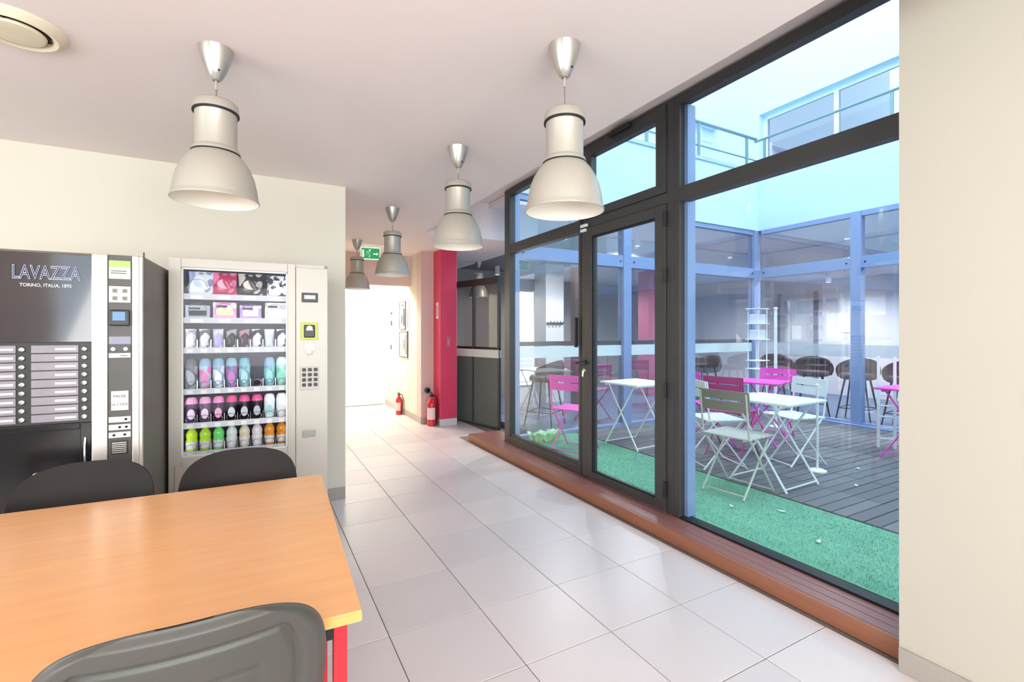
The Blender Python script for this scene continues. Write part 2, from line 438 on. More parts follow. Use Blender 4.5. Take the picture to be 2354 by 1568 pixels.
# ------------------------------------------------------------------ courtyard facades
def facade(name, loc, rz, L, posts, panes):
    """local x along the facade, local y into the building"""
    r = struct(empty(name, loc, rz))
    for p, w in posts: box('post', p-w/2, p+w/2, -.02, .1, .08, 3.02, M_blue, r, bevel=.006)
    for a, b in panes:
        box('top_rail', a, b, 0, .08, 2.95, 3.02, M_blue, r, bevel=.003)
        t = box('transom', a, b, -.01, .09, 2.24, 2.40, M_blue, r, bevel=.004)
        for x in (a+.05, b-.05): MB().lathe([(.012, 0), (.012, .008)], 10).build('bolt', M_gask, t, (x, -.01, 2.32), R90)
        box('bottom_rail', a, b, 0, .08, .08, .13, M_blue, r)
        box('pane', a, b, .035, .043, .13, 2.24, M_glass2, r)
        box('pane', a, b, .035, .043, 2.40, 2.95, M_glass2, r)
    return r
fa = facade('window_3', (2.66, 4.88, 0), 0, 4.6, ((.04, .12), (1.78, .14), (4.58, .15)), ((.10, 1.71), (1.85, 4.505)))
for a, b in ((.10, 1.71), (1.85, 4.505)):
    box('frosted_band', a, b, .03, .034, 1.05, 1.19, M_band, fa)
    box('grab_rail', a, b, .05, .075, 1.195, 1.25, M_gask, fa)
fb = facade('window_4', (7.25, 4.88, 0), -PI/2, 6.0, ((1.456, .13), (2.91, .13), (4.37, .13)), ((.075, 1.39), (1.52, 2.845), (2.975, 4.305)))
for a, b in ((.075, 1.39), (1.52, 2.845), (2.975, 4.305)):
    box('frosted_band', a, b, .03, .034, 1.02, 1.19, glass('frosted_band_faint', (.9, .92, .95), .08, ((.75, .78, .8), .35)), fb)
struct(box('kerb_facade', 7.15, 7.33, -1.5, 4.9, .05, .104, M_blue))
# white walls above the ground floor windows, parapet, set-back upper storey
pr = struct(MB().box(2.66, 7.45, 4.86, 5.1, 3.02, 3.95).box(7.25, 7.45, -2.5, 4.86, 3.02, 3.95).build('wall_parapet', M_cwall))
struct(MB().box(2.9, 7.6, 4.84, 5.12, 3.95, 4.0).box(7.23, 7.5, -2.5, 4.84, 3.95, 4.0).build('trim_2', mat('parapet_coping', (176, 196, 208), .5)))
struct(MB().box(2.66, 9.0, 5.1, 6.2, 3.5, 3.7).box(7.45, 8.6, -2.5, 5.1, 3.5, 3.7).build('floor_balcony', M_cwall))
uw = struct(MB().box(2.66, 5.9, 6.1, 6.3, 3.7, 9.0).box(7.86, 8.7, 6.1, 6.3, 3.7, 9.0).box(5.9, 7.86, 6.1, 6.3, 5.3, 9.0)
            .box(8.45, 8.65, 5.64, 6.1, 3.7, 9.0).box(8.45, 8.65, -2.5, 2.0, 3.7, 9.0).box(8.45, 8.65, 2.0, 5.64, 5.5, 9.0).build('wall_upper_storey', M_cwall))
struct(box('wall_near_courtyard', 2.9, 8.7, -2.7, -2.5, 0, 5.2, M_cwall))
# upper windows
w5 = struct(empty('window_5', (8.6, 5.64, 0), -PI/2))
M_uframe = mat('white_window_frame', (226, 232, 240), .4)
M_dusk = glass('upper_glazing', (.55, .52, .58), .25)
box('frame_head', 0, 3.64, 0, .06, 5.42, 5.5, M_uframe, w5)
for x in (0, 1.25, 2.5): box('frame_stile', x, x+.07, -.01, .06, 3.75, 5.42, M_uframe, w5)
box('frame_sill', 0, 3.64, -.03, .06, 3.7, 3.75, M_uframe, w5)
for x in (.07, 1.32, 2.57): box('pane', x, x+1.18 if x < 2 else 3.64, .02, .026, 3.75, 5.42, M_dusk, w5)
struct(box('wall_upper_room', 10.2, 10.3, 1.0, 6.5, 3.7, 5.8, mat('mauve_room_paint', (196, 180, 186), .8)))
struct(box('ceiling_upper_room', 8.65, 10.3, 1.0, 6.5, 5.6, 5.7, M_ceil))
w6 = struct(empty('window_6', (5.9, 6.22, 0), 0))
box('shutter_panel', 0, 1.96, 0, .05, 3.7, 5.3, mat('pale_blue_shutter', (196, 206, 232), .5), w6)
for z in (4.4, 4.75, 5.05): box('shutter_rail', 0, 1.96, -.015, 0, z, z+.03, M_uframe, w6)
box('frame_stile', 1.55, 1.62, -.03, 0, 3.7, 5.3, M_uframe, w6)
# balcony railing
ra = tag(empty('balcony_railing', (2.7, 5.03, 4.0)), 'grey metal balcony railing running above the far facade', 'railing')
for x in (1.0, 2.25, 3.34, 4.5): box('post', x-.022, x+.022, -.015, .015, 0, .6, M_rail, ra)
MB().tube([(.2, 0, .62), (4.75, 0, .62)], .026, 8).build('top_rail', M_rail, ra, smooth=True)
MB().tube([(.2, 0, .26), (4.75, 0, .26)], .013, 8).build('mid_rail', M_rail, ra, smooth=True)
MB().tube([(.2, 0, .03), (4.75, 0, .03)], .016, 8).build('bottom_rail', M_rail, ra, smooth=True)
rb = tag(empty('balcony_railing', (7.42, 4.98, 4.0), -PI/2), 'slim metal balcony railing in front of the upper windows', 'railing')
for x in (.12, 1.9, 3.7, 5.5): box('post', x-.02, x+.02, -.012, .012, 0, .55, M_rail, rb)
MB().tube([(-.05, 0, .57), (6.5, 0, .57)], .022, 8).build('top_rail', M_rail, rb, smooth=True)
MB().tube([(0, 0, .03), (6.5, 0, .03)], .013, 8).build('bottom_rail', M_rail, rb, smooth=True)

# ------------------------------------------------------------------ rooms behind the courtyard facades
struct(MB().box(3.12, 12, 4.98, 10.4, -.05, .08).box(7.35, 12, -3, 4.98, -.05, .08).build('floor_far_wing', M_intf))
struct(MB().box(2.66, 12, 4.98, 10.4, 2.96, 3.02).box(7.35, 12, -3, 4.98, 2.96, 3.02).build('ceiling_far_wing', M_ceil))
struct(box('wall_screen_room', 2.8, 4.6, 8.6, 8.7, 0, 2.6, M_intg))
struct(box('wall_far_wing', 3.3, 12, 9.6, 9.8, 0, 3.0, M_intg))
struct(box('wall_far_wing_side', 2.74, 2.8, 7.0, 10.4, 0, 3.0, M_intg))
struct(box('wall_right_wing', 10.5, 10.7, -3, 9.6, 0, 3.0, M_intw))
struct(box('wall_right_wing_end', 7.35, 10.7, -3.0, -2.8, 0, 3.0, M_intw))
bk = struct(MB().box(9.1, 10.5, -2.8, 6.2, 2.45, 2.95).box(5.2, 10.5, 6.2, 9.6, 2.6, 2.95).build('ceiling_bulkhead', M_intw))
d2 = struct(box('door_2', 10.45, 10.5, 5.72, 6.5, .08, 2.18, mat('pale_grey_door', (196, 198, 204), .5)))
for y in (5.70, 6.5): box('door_frame', 10.43, 10.5, y-.03, y+.03, .08, 2.22, mat('grey_door_frame', (140, 140, 146), .5), d2)
MB().tube([(10.44, 5.8, 1.05), (10.4, 5.8, 1.05), (10.4, 5.92, 1.05)], .012).build('door_handle', M_chrome, d2)
box('notice', 10.44, 10.45, 6.0, 6.2, 1.2, 1.5, M_paper, d2)
tag(box('wall_poster', 10.485, 10.499, 4.85, 5.25, 1.35, 2.15, M_paper), 'pale blank poster on the far grey wall beside the door', 'poster')
box('border', 10.48, 10.486, 4.85, 4.87, 1.35, 2.15, mat('poster_grey', (190, 194, 200), .7), bpy.data.objects['wall_poster'])
# bright window at the end of the far wing, seen through the left bay
w7 = struct(empty('window_7', (5.0, 9.55, 0)))
box('lit_pane', 0, .8, .02, .03, .12, 2.3, emis('bright_daylight_pane', (255, 253, 248), 2.2), w7)
for x in (-.04, .8): box('frame_stile', x, x+.04, 0, .05, .26, 2.34, M_white, w7)
# columns in the far wing
cw = tag(box('white_column', 4.63, 5.02, 7.2, 7.6, .08, 2.96, M_white, bevel=.004), 'white boxed column standing inside the far wing', 'column')
hk = box('coat_rail', 4.64, 5.0, 7.18, 7.2, 1.5, 1.54, M_black, cw)
for k in range(5): MB().tube([(4.68+k*.07, 7.18, 1.53), (4.68+k*.07, 7.13, 1.52), (4.68+k*.07, 7.11, 1.56)], .009, 6).build('hook', M_black, hk)
tag(MB().box(4.62, 4.75, 6.3, 6.43, .08, 2.96).box(4.60, 4.77, 6.28, 6.45, .08, .16).build('dark_post', mat('dark_brown_paint', (70, 58, 60), .6), bevel=.004), 'dark brown square post inside the far wing', 'post')
tag(MB().box(6.82, 6.92, 5.95, 6.1, .08, 2.96).box(6.80, 6.94, 5.93, 6.12, .08, .18).build('magenta_post', M_magenta, bevel=.004), 'narrow magenta post inside the far wing near its corner', 'post')
tag(MB().box(6.95, 7.32, 7.0, 7.3, .08, 2.96).box(6.93, 7.34, 6.98, 7.32, .08, .18).build('magenta_column', mat('dusty_magenta', (176, 84, 120), .6), bevel=.004), 'broad dusty magenta column deep inside the far wing', 'column')
# cylindrical ceiling spotlights of those rooms
SPOTS = ((4.2, 6.0, 2.96, 'near the left end of the far facade'), (5.6, 5.9, 2.96, 'midway along the far facade'), (6.2, 8.0, 2.6, 'deep in the far wing'), (7.9, 5.4, 2.96, 'above the corner of the two wings'),
         (8.0, 3.9, 2.96, 'above the first plum stools'), (8.0, 2.2, 2.96, 'above the middle of the right wing'), (9.4, 4.9, 2.45, 'in front of the far grey door'), (9.4, 2.6, 2.45, 'deep in the right wing'), (4.0, 7.9, 2.6, 'inside the room behind the smoked screen'))
for x, y, z, lab in SPOTS:
    t = thing('ceiling_spotlight', 'white cylinder spotlight on the ceiling '+lab, 'spotlight', (x, y, z), 0, 'cylinder spotlights of the far rooms')
    MB().lathe([(.045, 0), (.045, -.16), (.04, -.162)], 20, cap=False).lathe([(.001, 0), (.045, 0)], 20, cap=False).build('housing', M_white, t, smooth=True)
    MB().lathe([(.001, -.15), (.04, -.15)], 20, cap=False).build('lens', emis('spot_lens', (255, 250, 244), 4), t)
    l = bpy.data.lights.new('spot_beam', 'SPOT'); l.energy = 12 if 'smoked' in lab else (85 if x > 9 else 110); l.spot_size = math.radians(165); l.spot_blend = .6; l.shadow_soft_size = .038; l.color = (1, .97, .96)
    lo = bpy.data.objects.new('spot_beam', l); col.objects.link(lo); lo.parent = t; lo.location = (0, 0, -.17)

# glazed screen between the red column and the glazing corner
p0, p1 = Vector((2.72, 6.98, 0)), Vector((3.0, 5.85, 0)); dv = p1-p0; Ls = dv.length
scn = tag(empty('glass_screen', p0, math.atan2(dv.y, dv.x)), 'smoked glass screen with white rail beside the red column', 'partition')
half = Ls/2
for a, b in ((0, half), (half, Ls)):
    box('lower_panel', a+.01, b-.01, -.012, .012, .02, 1.0, M_greyglass, scn)
    box('upper_pane', a+.01, b-.01, -.004, .004, 1.14, 2.05, glass('screen_glass', (.8, .82, .8), .05), scn)
box('white_rail', 0, Ls, -.025, .025, 1.0, 1.115, mat('white_rail', (214, 228, 224), .4), scn, bevel=.004)
box('dark_rail', 0, Ls, -.02, .02, 1.115, 1.15, M_gask, scn)
box('head_rail', 0, Ls, -.03, .03, 2.05, 2.14, mat('dark_head_rail', (46, 46, 48), .5), scn)
box('bottom_rail', 0, Ls, -.02, .02, 0, .03, M_frame, scn)
for x in (0, half-.015, Ls-.03): box('stile', x, x+.03, -.022, .022, .03, 2.05, M_frame, scn)

# ------------------------------------------------------------------ corridor end: door, boards, lit ceiling
d3 = struct(MB().box(1.30, 2.12, 8.965, 9.0, .01, 2.05).build('door_3', M_white, bevel=.004))
for x0, x1, z0, z1 in ((1.22, 1.30, 0, 2.13), (2.12, 2.18, 0, 2.13), (1.30, 2.12, 2.05, 2.13)):
    box('door_frame', x0, x1, 8.95, 9.0, z0, z1, M_white, d3)
MB().tube([(2.04, 8.965, 1.05), (2.04, 8.92, 1.05), (1.93, 8.92, 1.05)], .011).build('door_handle', M_chrome, d3, smooth=True)
MB().lathe([(.02, 0), (.02, .012)], 12).build('lock', M_chrome, d3, (2.04, 8.965, .92), R90)
lt = thing('lobby_light', 'bright ceiling light panel in the lobby beyond the lintel', 'ceiling light', (1.4, 8.25, C-.002))
MB().box(-.32, .32, -.32, -.3, -.03, 0).box(-.32, .32, .3, .32, -.03, 0).box(-.32, -.3, -.3, .3, -.03, 0).box(.3, .32, -.3, .3, -.03, 0).build('frame', M_white, lt)
MB().box(-.3, .3, -.3, .3, -.02, -.006).build('diffuser', emis('lobby_diffuser', (255, 250, 240), 75), lt)
# notices on the corridor's right wall (face X = 2.18)
def notice(label, y0, y1, z0, z1, framed, lines):
    t = tag(box('wall_notice', 2.168, 2.18, y0, y1, z0, z1, M_paper), label, 'notice', 'notices on the lobby wall')
    if framed:
        for a, b, c, d in ((y0, y1, z0-.012, z0), (y0, y1, z1, z1+.012), (y0-.012, y0, z0-.012, z1+.012), (y1, y1+.012, z0-.012, z1+.012)):
            box('frame', 2.16, 2.18, a, b, c, d, mat('dark_frame', (70, 70, 76), .5), t)
    for (a, b, c, d) in lines: box('print', 2.1665, 2.168, y0+a*(y1-y0), y0+b*(y1-y0), z0+c*(z1-z0), z0+d*(z1-z0), M_ink, t)
notice('framed white notice at eye height on the lobby wall', 7.62, 7.95, 1.42, 1.86, True, ((.1, .35, .1, .75), (.5, .7, .2, .5), (.2, .8, .86, .9)))
notice('tall unframed sheet hung closer to the lintel, text down one side', 7.42, 7.58, 1.38, 1.90, False, ((.3, .5, .1, .7), (.65, .8, .5, .66)))
notice('long plan sheet mounted low beneath the framed notice', 7.5, 7.95, .96, 1.36, True, ((.1, .2, .1, .9), (.35, .45, .3, .7), (.6, .66, .2, .8)))
notice('small printed plate beside the white lobby door', 8.4, 8.6, 1.45, 1.75, False, ((.2, .8, .1, .4), (.2, .8, .75, .9)))
notice('small lower plate near the lobby door handle', 8.45, 8.6, .98, 1.2, False, ((.2, .8, .3, .7),))

# emergency exit sign hung from the corridor ceiling
ex = thing('exit_sign', 'green running-man emergency exit sign under the corridor ceiling', 'sign', (1.40, 6.62, 2.36), math.radians(-8))
MB().box(-.13, .13, -.015, .015, 0, .17).build('panel', M_signw, ex, bevel=.006)
MB().box(-.12, .12, -.0165, -.015, .012, .155).build('green_field', M_green, ex)
for x in (-.1, .1): MB().tube([(x, 0, .17), (x, 0, .203)], .004, 6).build('hanger', M_chrome, ex)
man = MB()
man.lathe([(.0, -.001), (.011, -.001), (.011, .001), (0, .001)], 12)
mm = Matrix.Translation((-.01, -.0175, .128)) @ Matrix.Rotation(PI/2, 4, 'X')
man.v = [tuple(mm @ Vector(v)) for v in man.v]
for a, b, w in (((-.012, .115), (-.03, .08), .011), ((-.03, .08), (-.008, .058), .008), ((-.008, .058), (-.02, .03), .007), ((-.03, .08), (-.05, .06), .008), ((-.05, .06), (-.075, .058), .007), ((-.014, .11), (.012, .095), .006), ((-.014, .11), (-.045, .108), .006), ((-.045, .108), (-.052, .088), .006)):
    man.tube([(a[0], -.0175, a[1]), (b[0], -.0175, b[1])], w*.7, 6, flat=.2)
man.build('running_figure', M_signw, ex)
MB().box(.03, .075, -.0175, -.0165, .07, .085).prism([(.075, .055), (.105, .0775), (.075, .10)], .0165, .0175, m=Matrix.Rotation(PI/2, 4, 'X')).build('arrow', M_signw, ex)
MB().box(-.11, -.085, -.0175, -.0165, .03, .13).build('doorway', M_signw, ex)

# fire extinguishers
def extinguisher(label, loc, rz, s=1):
    t = thing('fire_extinguisher', label, 'fire extinguisher', loc, rz, 'red fire extinguishers')
    M_r = mat('extinguisher_red', (200, 26, 44), .25, coat=.3)
    MB().lathe([(.06*s, 0), (.072*s, .008*s), (.074*s, .3*s), (.068*s, .36*s), (.045*s, .40*s), (.024*s, .425*s), (.022*s, .44*s)], 24).build('cylinder', M_r, t, smooth=True)
    MB().lathe([(.026*s, .44*s), (.026*s, .475*s), (.012*s, .48*s)], 14).box(-.012*s, .012*s, -.07*s, .06*s, .475*s, .49*s).box(-.009*s, .009*s, -.08*s, .03*s, .505*s, .515*s).build('valve', M_black, t, smooth=True)
    MB().tube([(0, .03*s, .46*s), (.05*s, .05*s, .45*s), (.085*s, .03*s, .36*s), (.088*s, 0, .2*s), (.084*s, -.01*s, .1*s)], .011*s, 8).tube([(.084*s, -.01*s, .12*s), (.084*s, -.012*s, .04*s)], .015*s, 8).build('hose', M_black, t, smooth=True)
    lb = MB(); n = 10
    for zz in (.1*s, .28*s): lb.v += [(.0752*s*math.cos(-PI/2+a), .0752*s*math.sin(-PI/2+a), zz) for a in [(-.9+1.8*i/n) for i in range(n+1)]]
    lb.f += [(i, i+1, n+2+i, n+1+i) for i in range(n)]; lb.mi += [0]*n
    o = lb.build('label', mat('extinguisher_label', (236, 206, 208), .5), t); o['label'] = 'pale printed label'
    return t
extinguisher('red fire extinguisher standing against the crimson column', (2.275, 6.62, 0), math.radians(-28), .95)
extinguisher('small red fire extinguisher by the lobby wall skirting', (2.10, 7.75, 0), math.radians(-40), .72)
kn = thing('door_stopper', 'round black stopper mounted low on the taupe pilaster', 'door stopper', (2.25, 6.79, .5))
MB().lathe([(.03, 0), (.03, .01), (.015, .015), (.015, .04), (.042, .045), (.042, .07), (.02, .085)], 18).build('stopper_body', M_black, kn, (0, 0, 0), R90, smooth=True)
MB().lathe([(.03, 0), (.022, .006), (.022, .012)], 16).build('stopper_cap', M_chrome, kn, (0, -.073, 0), R90, smooth=True)

# ------------------------------------------------------------------ pendant lamps
def pendant(label, x, y, cable, z=C):
    t = thing('pendant_lamp', label, 'lamp', (x, y, z), 0, 'silver industrial pendant lamps')
    cn = MB().lathe([(.0665, 0), (.064, -.012), (.052, -.055), (.036, -.098), (.022, -.125), (.014, -.132), (.006, -.128)], 32).build('canopy', M_silver2, t, smooth=True)
    MB().lathe([(.004, 0), (.004, .004)], 8).build('screw', M_gask, cn, (.012, -.036, -.10), (PI/2, 0, .3))
    MB().tube([(0, 0, -.12), (0, 0, -.17)], .0055, 8).build('cable_sleeve', M_silver, t, smooth=True)
    z1 = -.13-cable
    MB().tube([(0, 0, -.165), (.001, 0, -.15-cable*.5), (0, 0, z1-.01)], .0028, 6).build('cable', M_cord, t, smooth=True)
    k = z1
    nk = MB().lathe([(.012, k+.004), (.03, k), (.075, k-.006), (.083, k-.014), (.086, k-.042), (.0865, k-.046), (.080, k-.047), (.078, k-.052), (.078, k-.19), (.079, k-.197), (.086, k-.203), (.090, k-.214), (.0905, k-.219)], 40).build('neck', M_silver, t, smooth=True)
    MB().lathe([(.0812, k-.048), (.0868, k-.048), (.0868, k-.054), (.0805, k-.054)], 40).build('upper_gasket', M_gask, nk, smooth=True)
    MB().lathe([(.0865, k-.219), (.0915, k-.219), (.0915, k-.225), (.0865, k-.225)], 40).build('lower_gasket', M_gask, nk, smooth=True)
    out = [(.09, k-.225), (.108, k-.245), (.128, k-.278), (.144, k-.318), (.153, k-.358), (.158, k-.395), (.160, k-.408), (.1635, k-.414), (.1635, k-.421)]
    inn = [(.161, k-.421), (.157, k-.400), (.151, k-.358), (.141, k-.318), (.125, k-.278), (.104, k-.246), (.085, k-.228), (.001, k-.226)]
    MB().lathe(out, 48, cap=False).lathe([out[-1], inn[0]], 48, cap=False).build('shade', M_silver, t, smooth=True)
    ii = MB().lathe(inn, 48, cap=False).build('reflector', M_lampin, t, smooth=True)
    MB().lathe([(.001, k-.335), (.02, k-.332), (.032, k-.315), (.034, k-.295), (.028, k-.27), (.018, k-.25), (.018, k-.227)], 20).build('bulb', mat('frosted_bulb', (250, 248, 238), .4, emit=.6), t, smooth=True)
    return t
pendant('silver dome pendant lamp hanging in front of the vending machine wall', -.142, 2.352, .09)
pendant('silver dome pendant lamp hanging lowest, in front of the door transom', 1.138, 1.626, .14)
pendant('silver dome pendant lamp hanging just above the crimson column', 1.160, 2.854, .09)
pendant('silver dome pendant lamp hanging right of the exit sign', 1.172, 4.56, .095)
pendant('silver dome pendant lamp half hidden behind the vending wall corner', 1.176, 6.368, .085)
pendant('small silver pendant lamp seen through the smoked glass screen', 3.37, 7.37, .09, 2.6)
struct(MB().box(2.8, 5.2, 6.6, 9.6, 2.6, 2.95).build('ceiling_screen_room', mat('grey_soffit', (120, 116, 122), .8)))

# round ceiling vent
vt = thing('ceiling_vent', 'round cream ceiling air vent with dark gap around its disc', 'vent', (-.82, 2.545, C))
MB().lathe([(.105, -.002), (.11, -.022), (.125, -.028), (.14, -.02), (.156, -.004), (.156, 0)], 48, cap=False).build('outer_ring', mat('cream_plastic', (232, 222, 196), .45), vt, smooth=True)
MB().lathe([(.001, -.001), (.107, -.001)], 32, cap=False).build('duct', M_gask, vt)
MB().lathe([(.001, -.03), (.07, -.034), (.088, -.03), (.092, -.022), (.088, -.016), (.02, -.014), (.02, -.001)], 48, cap=False).build('disc', mat('cream_plastic_disc', (226, 218, 192), .45), vt, smooth=True)
for k in range(3):
    a = k*2*PI/3+.5
    MB().tube([(.085*math.cos(a), .085*math.sin(a), -.02), (.108*math.cos(a), .108*math.sin(a), -.012)], .004, 6).build('spoke', M_gask, vt)

# ------------------------------------------------------------------ dining tables
TR = math.radians(-2.4)
def desk(label, cx, cy):
    t = thing('dining_table', label, 'table', (cx, cy, 0), TR, 'beech tables pushed together')
    L, W, h = 1.4, .566, .74
    top = MB().box(-L, 0, -W, 0, h-.026, h).build('tabletop', [M_beech], t)
    for a, b, c, d in ((-L-.001, .001, -W-.001, -W+.0005), (-.0005, .001, -W, 0), (-L-.001, -L+.0005, -W, 0)):
        box('edge_band', a, b, c, d, h-.022, h-.006, M_edge, top)
    for x in (-L+.03, -.058):
        for y in (-W+.02, -.048):
            MB().box(x, x+.03, y, y+.03, 0, h-.027).build('leg', M_redleg, t, bevel=.003)
    for y in (-W+.025, -.043): box('frame_rail', -L+.06, -.058, y, y+.02, h-.066, h-.027, M_black, t)
    for x in (-L+.035, -.053): box('frame_rail', x, x+.02, -W+.05, -.048, h-.066, h-.027, M_black, t)
    return t
fx, fy = .262, 2.245
desk('beech table on the far side, against the two black chairs', fx, fy)
ux, uy = math.sin(TR)*.5715, -math.cos(TR)*.5715
desk('beech table on the near side, against the grey chair', fx+ux, fy+uy)

# ------------------------------------------------------------------ moulded plastic chairs
def shell_chair(label, loc, rz, m, rear_detail, W=.23, z1=.835):
    """local: front is +y, backrest at y ~ 0"""
    t = thing('stacking_chair', label, 'chair', loc, rz, 'moulded chairs around the tables')
    nu, nv = 72, 72; z0 = .40
    def outline(v):                       # half width at height v (0..1)
        e = max(0, (v-.45)/.55)
        return W*(.93+.07*min(1, v*1.6))*(1-e**4.5)**.36 if e < 1 else 0.0
    def surf(u, v):
        w = outline(v*.999); x = u*w
        z = z0+(z1-z0)*v
        y = -.075*v-.02*v*v+.05*(1-(x/W)**2)*-1+.05   # scooped
        return Vector((x, y, z))
    mb = MB(); front = []; back = []
    for j in range(nv+1):
        v = 1-(1-j/nv)**1.6
        for i in range(nu+1):
            u = math.sin((i/nu-.5)*PI)
            p = surf(u, v); front.append(p)
            d = .010
            if rear_detail:
                ex = (1-abs(u))*outline(v*.999); ez = (1-v)*(z1-z0)
                e = min(ex, ez*.95)
                ss = lambda a, b, q: max(0, min(1, (q-a)/(b-a)))**2*(3-2*max(0, min(1, (q-a)/(b-a))))
                d = .006+.016*ss(0, .02, e)-.014*ss(.046, .056, e)+.007*ss(.058, .070, e)-.006*ss(.118, .124, e)+.005*ss(.126, .134, e)
            back.append(p+Vector((0, -d, 0)))
    n1 = nu+1; F = []
    for j in range(nv):
        for i in range(nu):
            a = j*n1+i; F.append((a, a+1, a+n1+1, a+n1)); o = (nv+1)*n1
            F.append((o+a, o+a+n1, o+a+n1+1, o+a+1))
    o = (nv+1)*n1
    for j in range(nv):
        a = j*n1; F.append((a, a+n1, o+a+n1, o+a)); a = j*n1+nu; F.append((a, o+a, o+a+n1, a+n1))
    for i in range(nu): F.append((i, o+i, o+i+1, i+1))
    mb.add(front+back, F)
    me = bpy.data.meshes.new('backrest'); me.from_pydata([tuple(v) for v in mb.v], [], mb.f); me.materials.append(m)
    bm = bmesh.new(); bm.from_mesh(me); bmesh.ops.remove_doubles(bm, verts=bm.verts, dist=.0002); bmesh.ops.recalc_face_normals(bm, faces=bm.faces); bm.to_mesh(me); bm.free()
    for p in me.polygons: p.use_smooth = True
    link('backrest', me, t)
    st = MB(); k = 16; P = []
    for j in range(k+1):
        for i in range(k+1):
            x = (i/k-.5)*.44*(1-.12*(j/k)); y = .03+.40*j/k
            P.append((x, y, .44-.03*math.sin(PI*min(1, j/k*1.1))*(1-(2*i/k-1)**2)-.04*max(0, j/k-.85)*4))
    FF = [(j*(k+1)+i, j*(k+1)+i+1, (j+1)*(k+1)+i+1, (j+1)*(k+1)+i) for j in range(k) for i in range(k)]
    o2 = len(P); P += [(x, y, z-.012) for x, y, z in P]; FF += [tuple(q+o2 for q in reversed(f)) for f in FF]
    ring = [i for i in range(k)]+[i*(k+1)+k for i in range(k)]+[k*(k+1)+k-i for i in range(k)]+[(k-i)*(k+1) for i in range(k)]
    FF += [(ring[i], ring[(i+1) % len(ring)], ring[(i+1) % len(ring)]+o2, ring[i]+o2) for i in range(len(ring))]
    st.add(P, FF).build('seat', m, t, smooth=True)
    for sx in (-1, 1):
        MB().tube([(sx*.19, .38, .415), (sx*.215, .41, 0)], .011, 10).build('leg', M_chrome, t, smooth=True)
        MB().tube([(sx*.19, .07, .425), (sx*.215, -.04, 0)], .011, 10).build('leg', M_chrome, t, smooth=True)
    MB().tube([(-.19, .07, .42), (.19, .07, .42)], .009, 8).tube([(-.19, .38, .41), (.19, .38, .41)], .009, 8).build('under_frame', M_chrome, t, smooth=True)
    return t
shell_chair('charcoal plastic chair in front of the snack vending machine', (-.055, 2.40, 0), math.radians(178), M_chairk, False)
shell_chair('charcoal plastic chair in front of the black coffee machine', (-.60, 2.46, 0), math.radians(177), M_chairk, False)
shell_chair('grey plastic chair seen from behind at the near table edge', (-.105, 1.098, 0), math.radians(-1), M_chairg, True, .242, .862)

# ------------------------------------------------------------------ snack vending machine
VR = math.radians(-2.5)
vm = thing('snack_machine', 'pale grey snack vending machine with lit glass front', 'vending machine', (-.43, 3.32, 0), VR)
VW, VD, VH = .85, .74, 1.80
gx0, gx1, gz0, gz1 = .06, .615, .645, 1.745
MB().box(0, .02, 0, VD, .06, VH).box(VW-.02, VW, 0, VD, .06, VH).box(0, VW, VD-.02, VD, .06, VH).box(0, VW, 0, VD, VH-.02, VH).box(0, VW, 0, VD, .04, .1).build('cabinet', M_vend, vm)
MB().box(0, gx0, -.02, .03, .06, VH).box(gx1, VW-.19, -.02, .03, .06, VH).box(gx0, gx1, -.02, .03, gz1, VH).box(gx0, gx1, -.02, .03, .06, gz0).build('front_door', M_vend, vm, bevel=.003)
ctl = MB().box(VW-.188, VW, -.02, .05, .06, VH-.02).build('control_panel', M_vend, vm, bevel=.003)
for x in (.08, .7): MB().box(x, x+.06, .05, .11, 0, .06).build('foot', M_black, vm)
MB().box(gx0-.03, gx1+.05, .3, .31, gz0-.05, gz1+.03).build('back_lining', mat('dark_cabinet_back', (96, 84, 100), .5), vm)
MB().box(gx0-.03, gx0-.02, .03, .46, gz0-.05, gz1+.03).box(gx1+.04, gx1+.05, .03, .46, gz0-.05, gz1+.03).box(gx0-.02, gx1+.05, .03, .46, gz1+.02, gz1+.03).box(gx0-.02, gx1+.05, .03, .46, gz0-.06, gz0-.05).build('lining', M_vendin, vm)
MB().box(gx0+.01, gx1-.01, -.004, 0, gz0+.01, gz1-.01).build('glass_front', glass('machine_glass', (.98, .99, 1), .006), vm)
rm = MB(); 
for a, b, c, d in ((gx0, gx0+.01, gz0, gz1), (gx1-.01, gx1, gz0, gz1), (gx0, gx1, gz0, gz0+.01), (gx0, gx1, gz1-.01, gz1)): rm.box(a, b, -.012, 0, c, d)
rm.build('glass_gasket', mat('white_gasket', (226, 224, 220), .4), vm)
for x in (gx0-.018, gx1+.02): MB().box(x, x+.012, .035, .05, gz0, gz1).build('led_strip', M_led, vm)
rows = [1.594, 1.453, 1.274, 1.03, .828, .658]
for z in rows:
    tr = MB().box(gx0-.01, gx1+.035, .05, .44, z-.016, z-.008).box(gx0-.01, gx1+.035, .04, .05, z-.03, z+.004).build('tray', M_vendin, vm)
    nsel = 4 if z > 1.4 else 8
    for k in range(nsel):
        w = (gx1-gx0)/nsel; x = gx0+w*(k+.5)
        box('price_tag', x-w*.22, x+w*.22, .038, .04, z-.026, z-.004, M_paper, tr)
        if z < 1.4: box('divider', gx0+w*(k+1)-.002, gx0+w*(k+1)+.002, .05, .42, z-.008, z+.05, M_chrome, tr)
    for k in range(nsel):
        w = (gx1-gx0)/nsel; x = gx0+w*(k+.5); r = w*.36
        pts = [(x+r*math.cos(a), .05+.03*a/(2*PI)*1.2, z-.006+r+r*math.sin(a)) for a in [i*PI/6 for i in range(0, 60)]]
        MB().tube(pts, .0016, 4).build('spiral', M_chrome, tr)
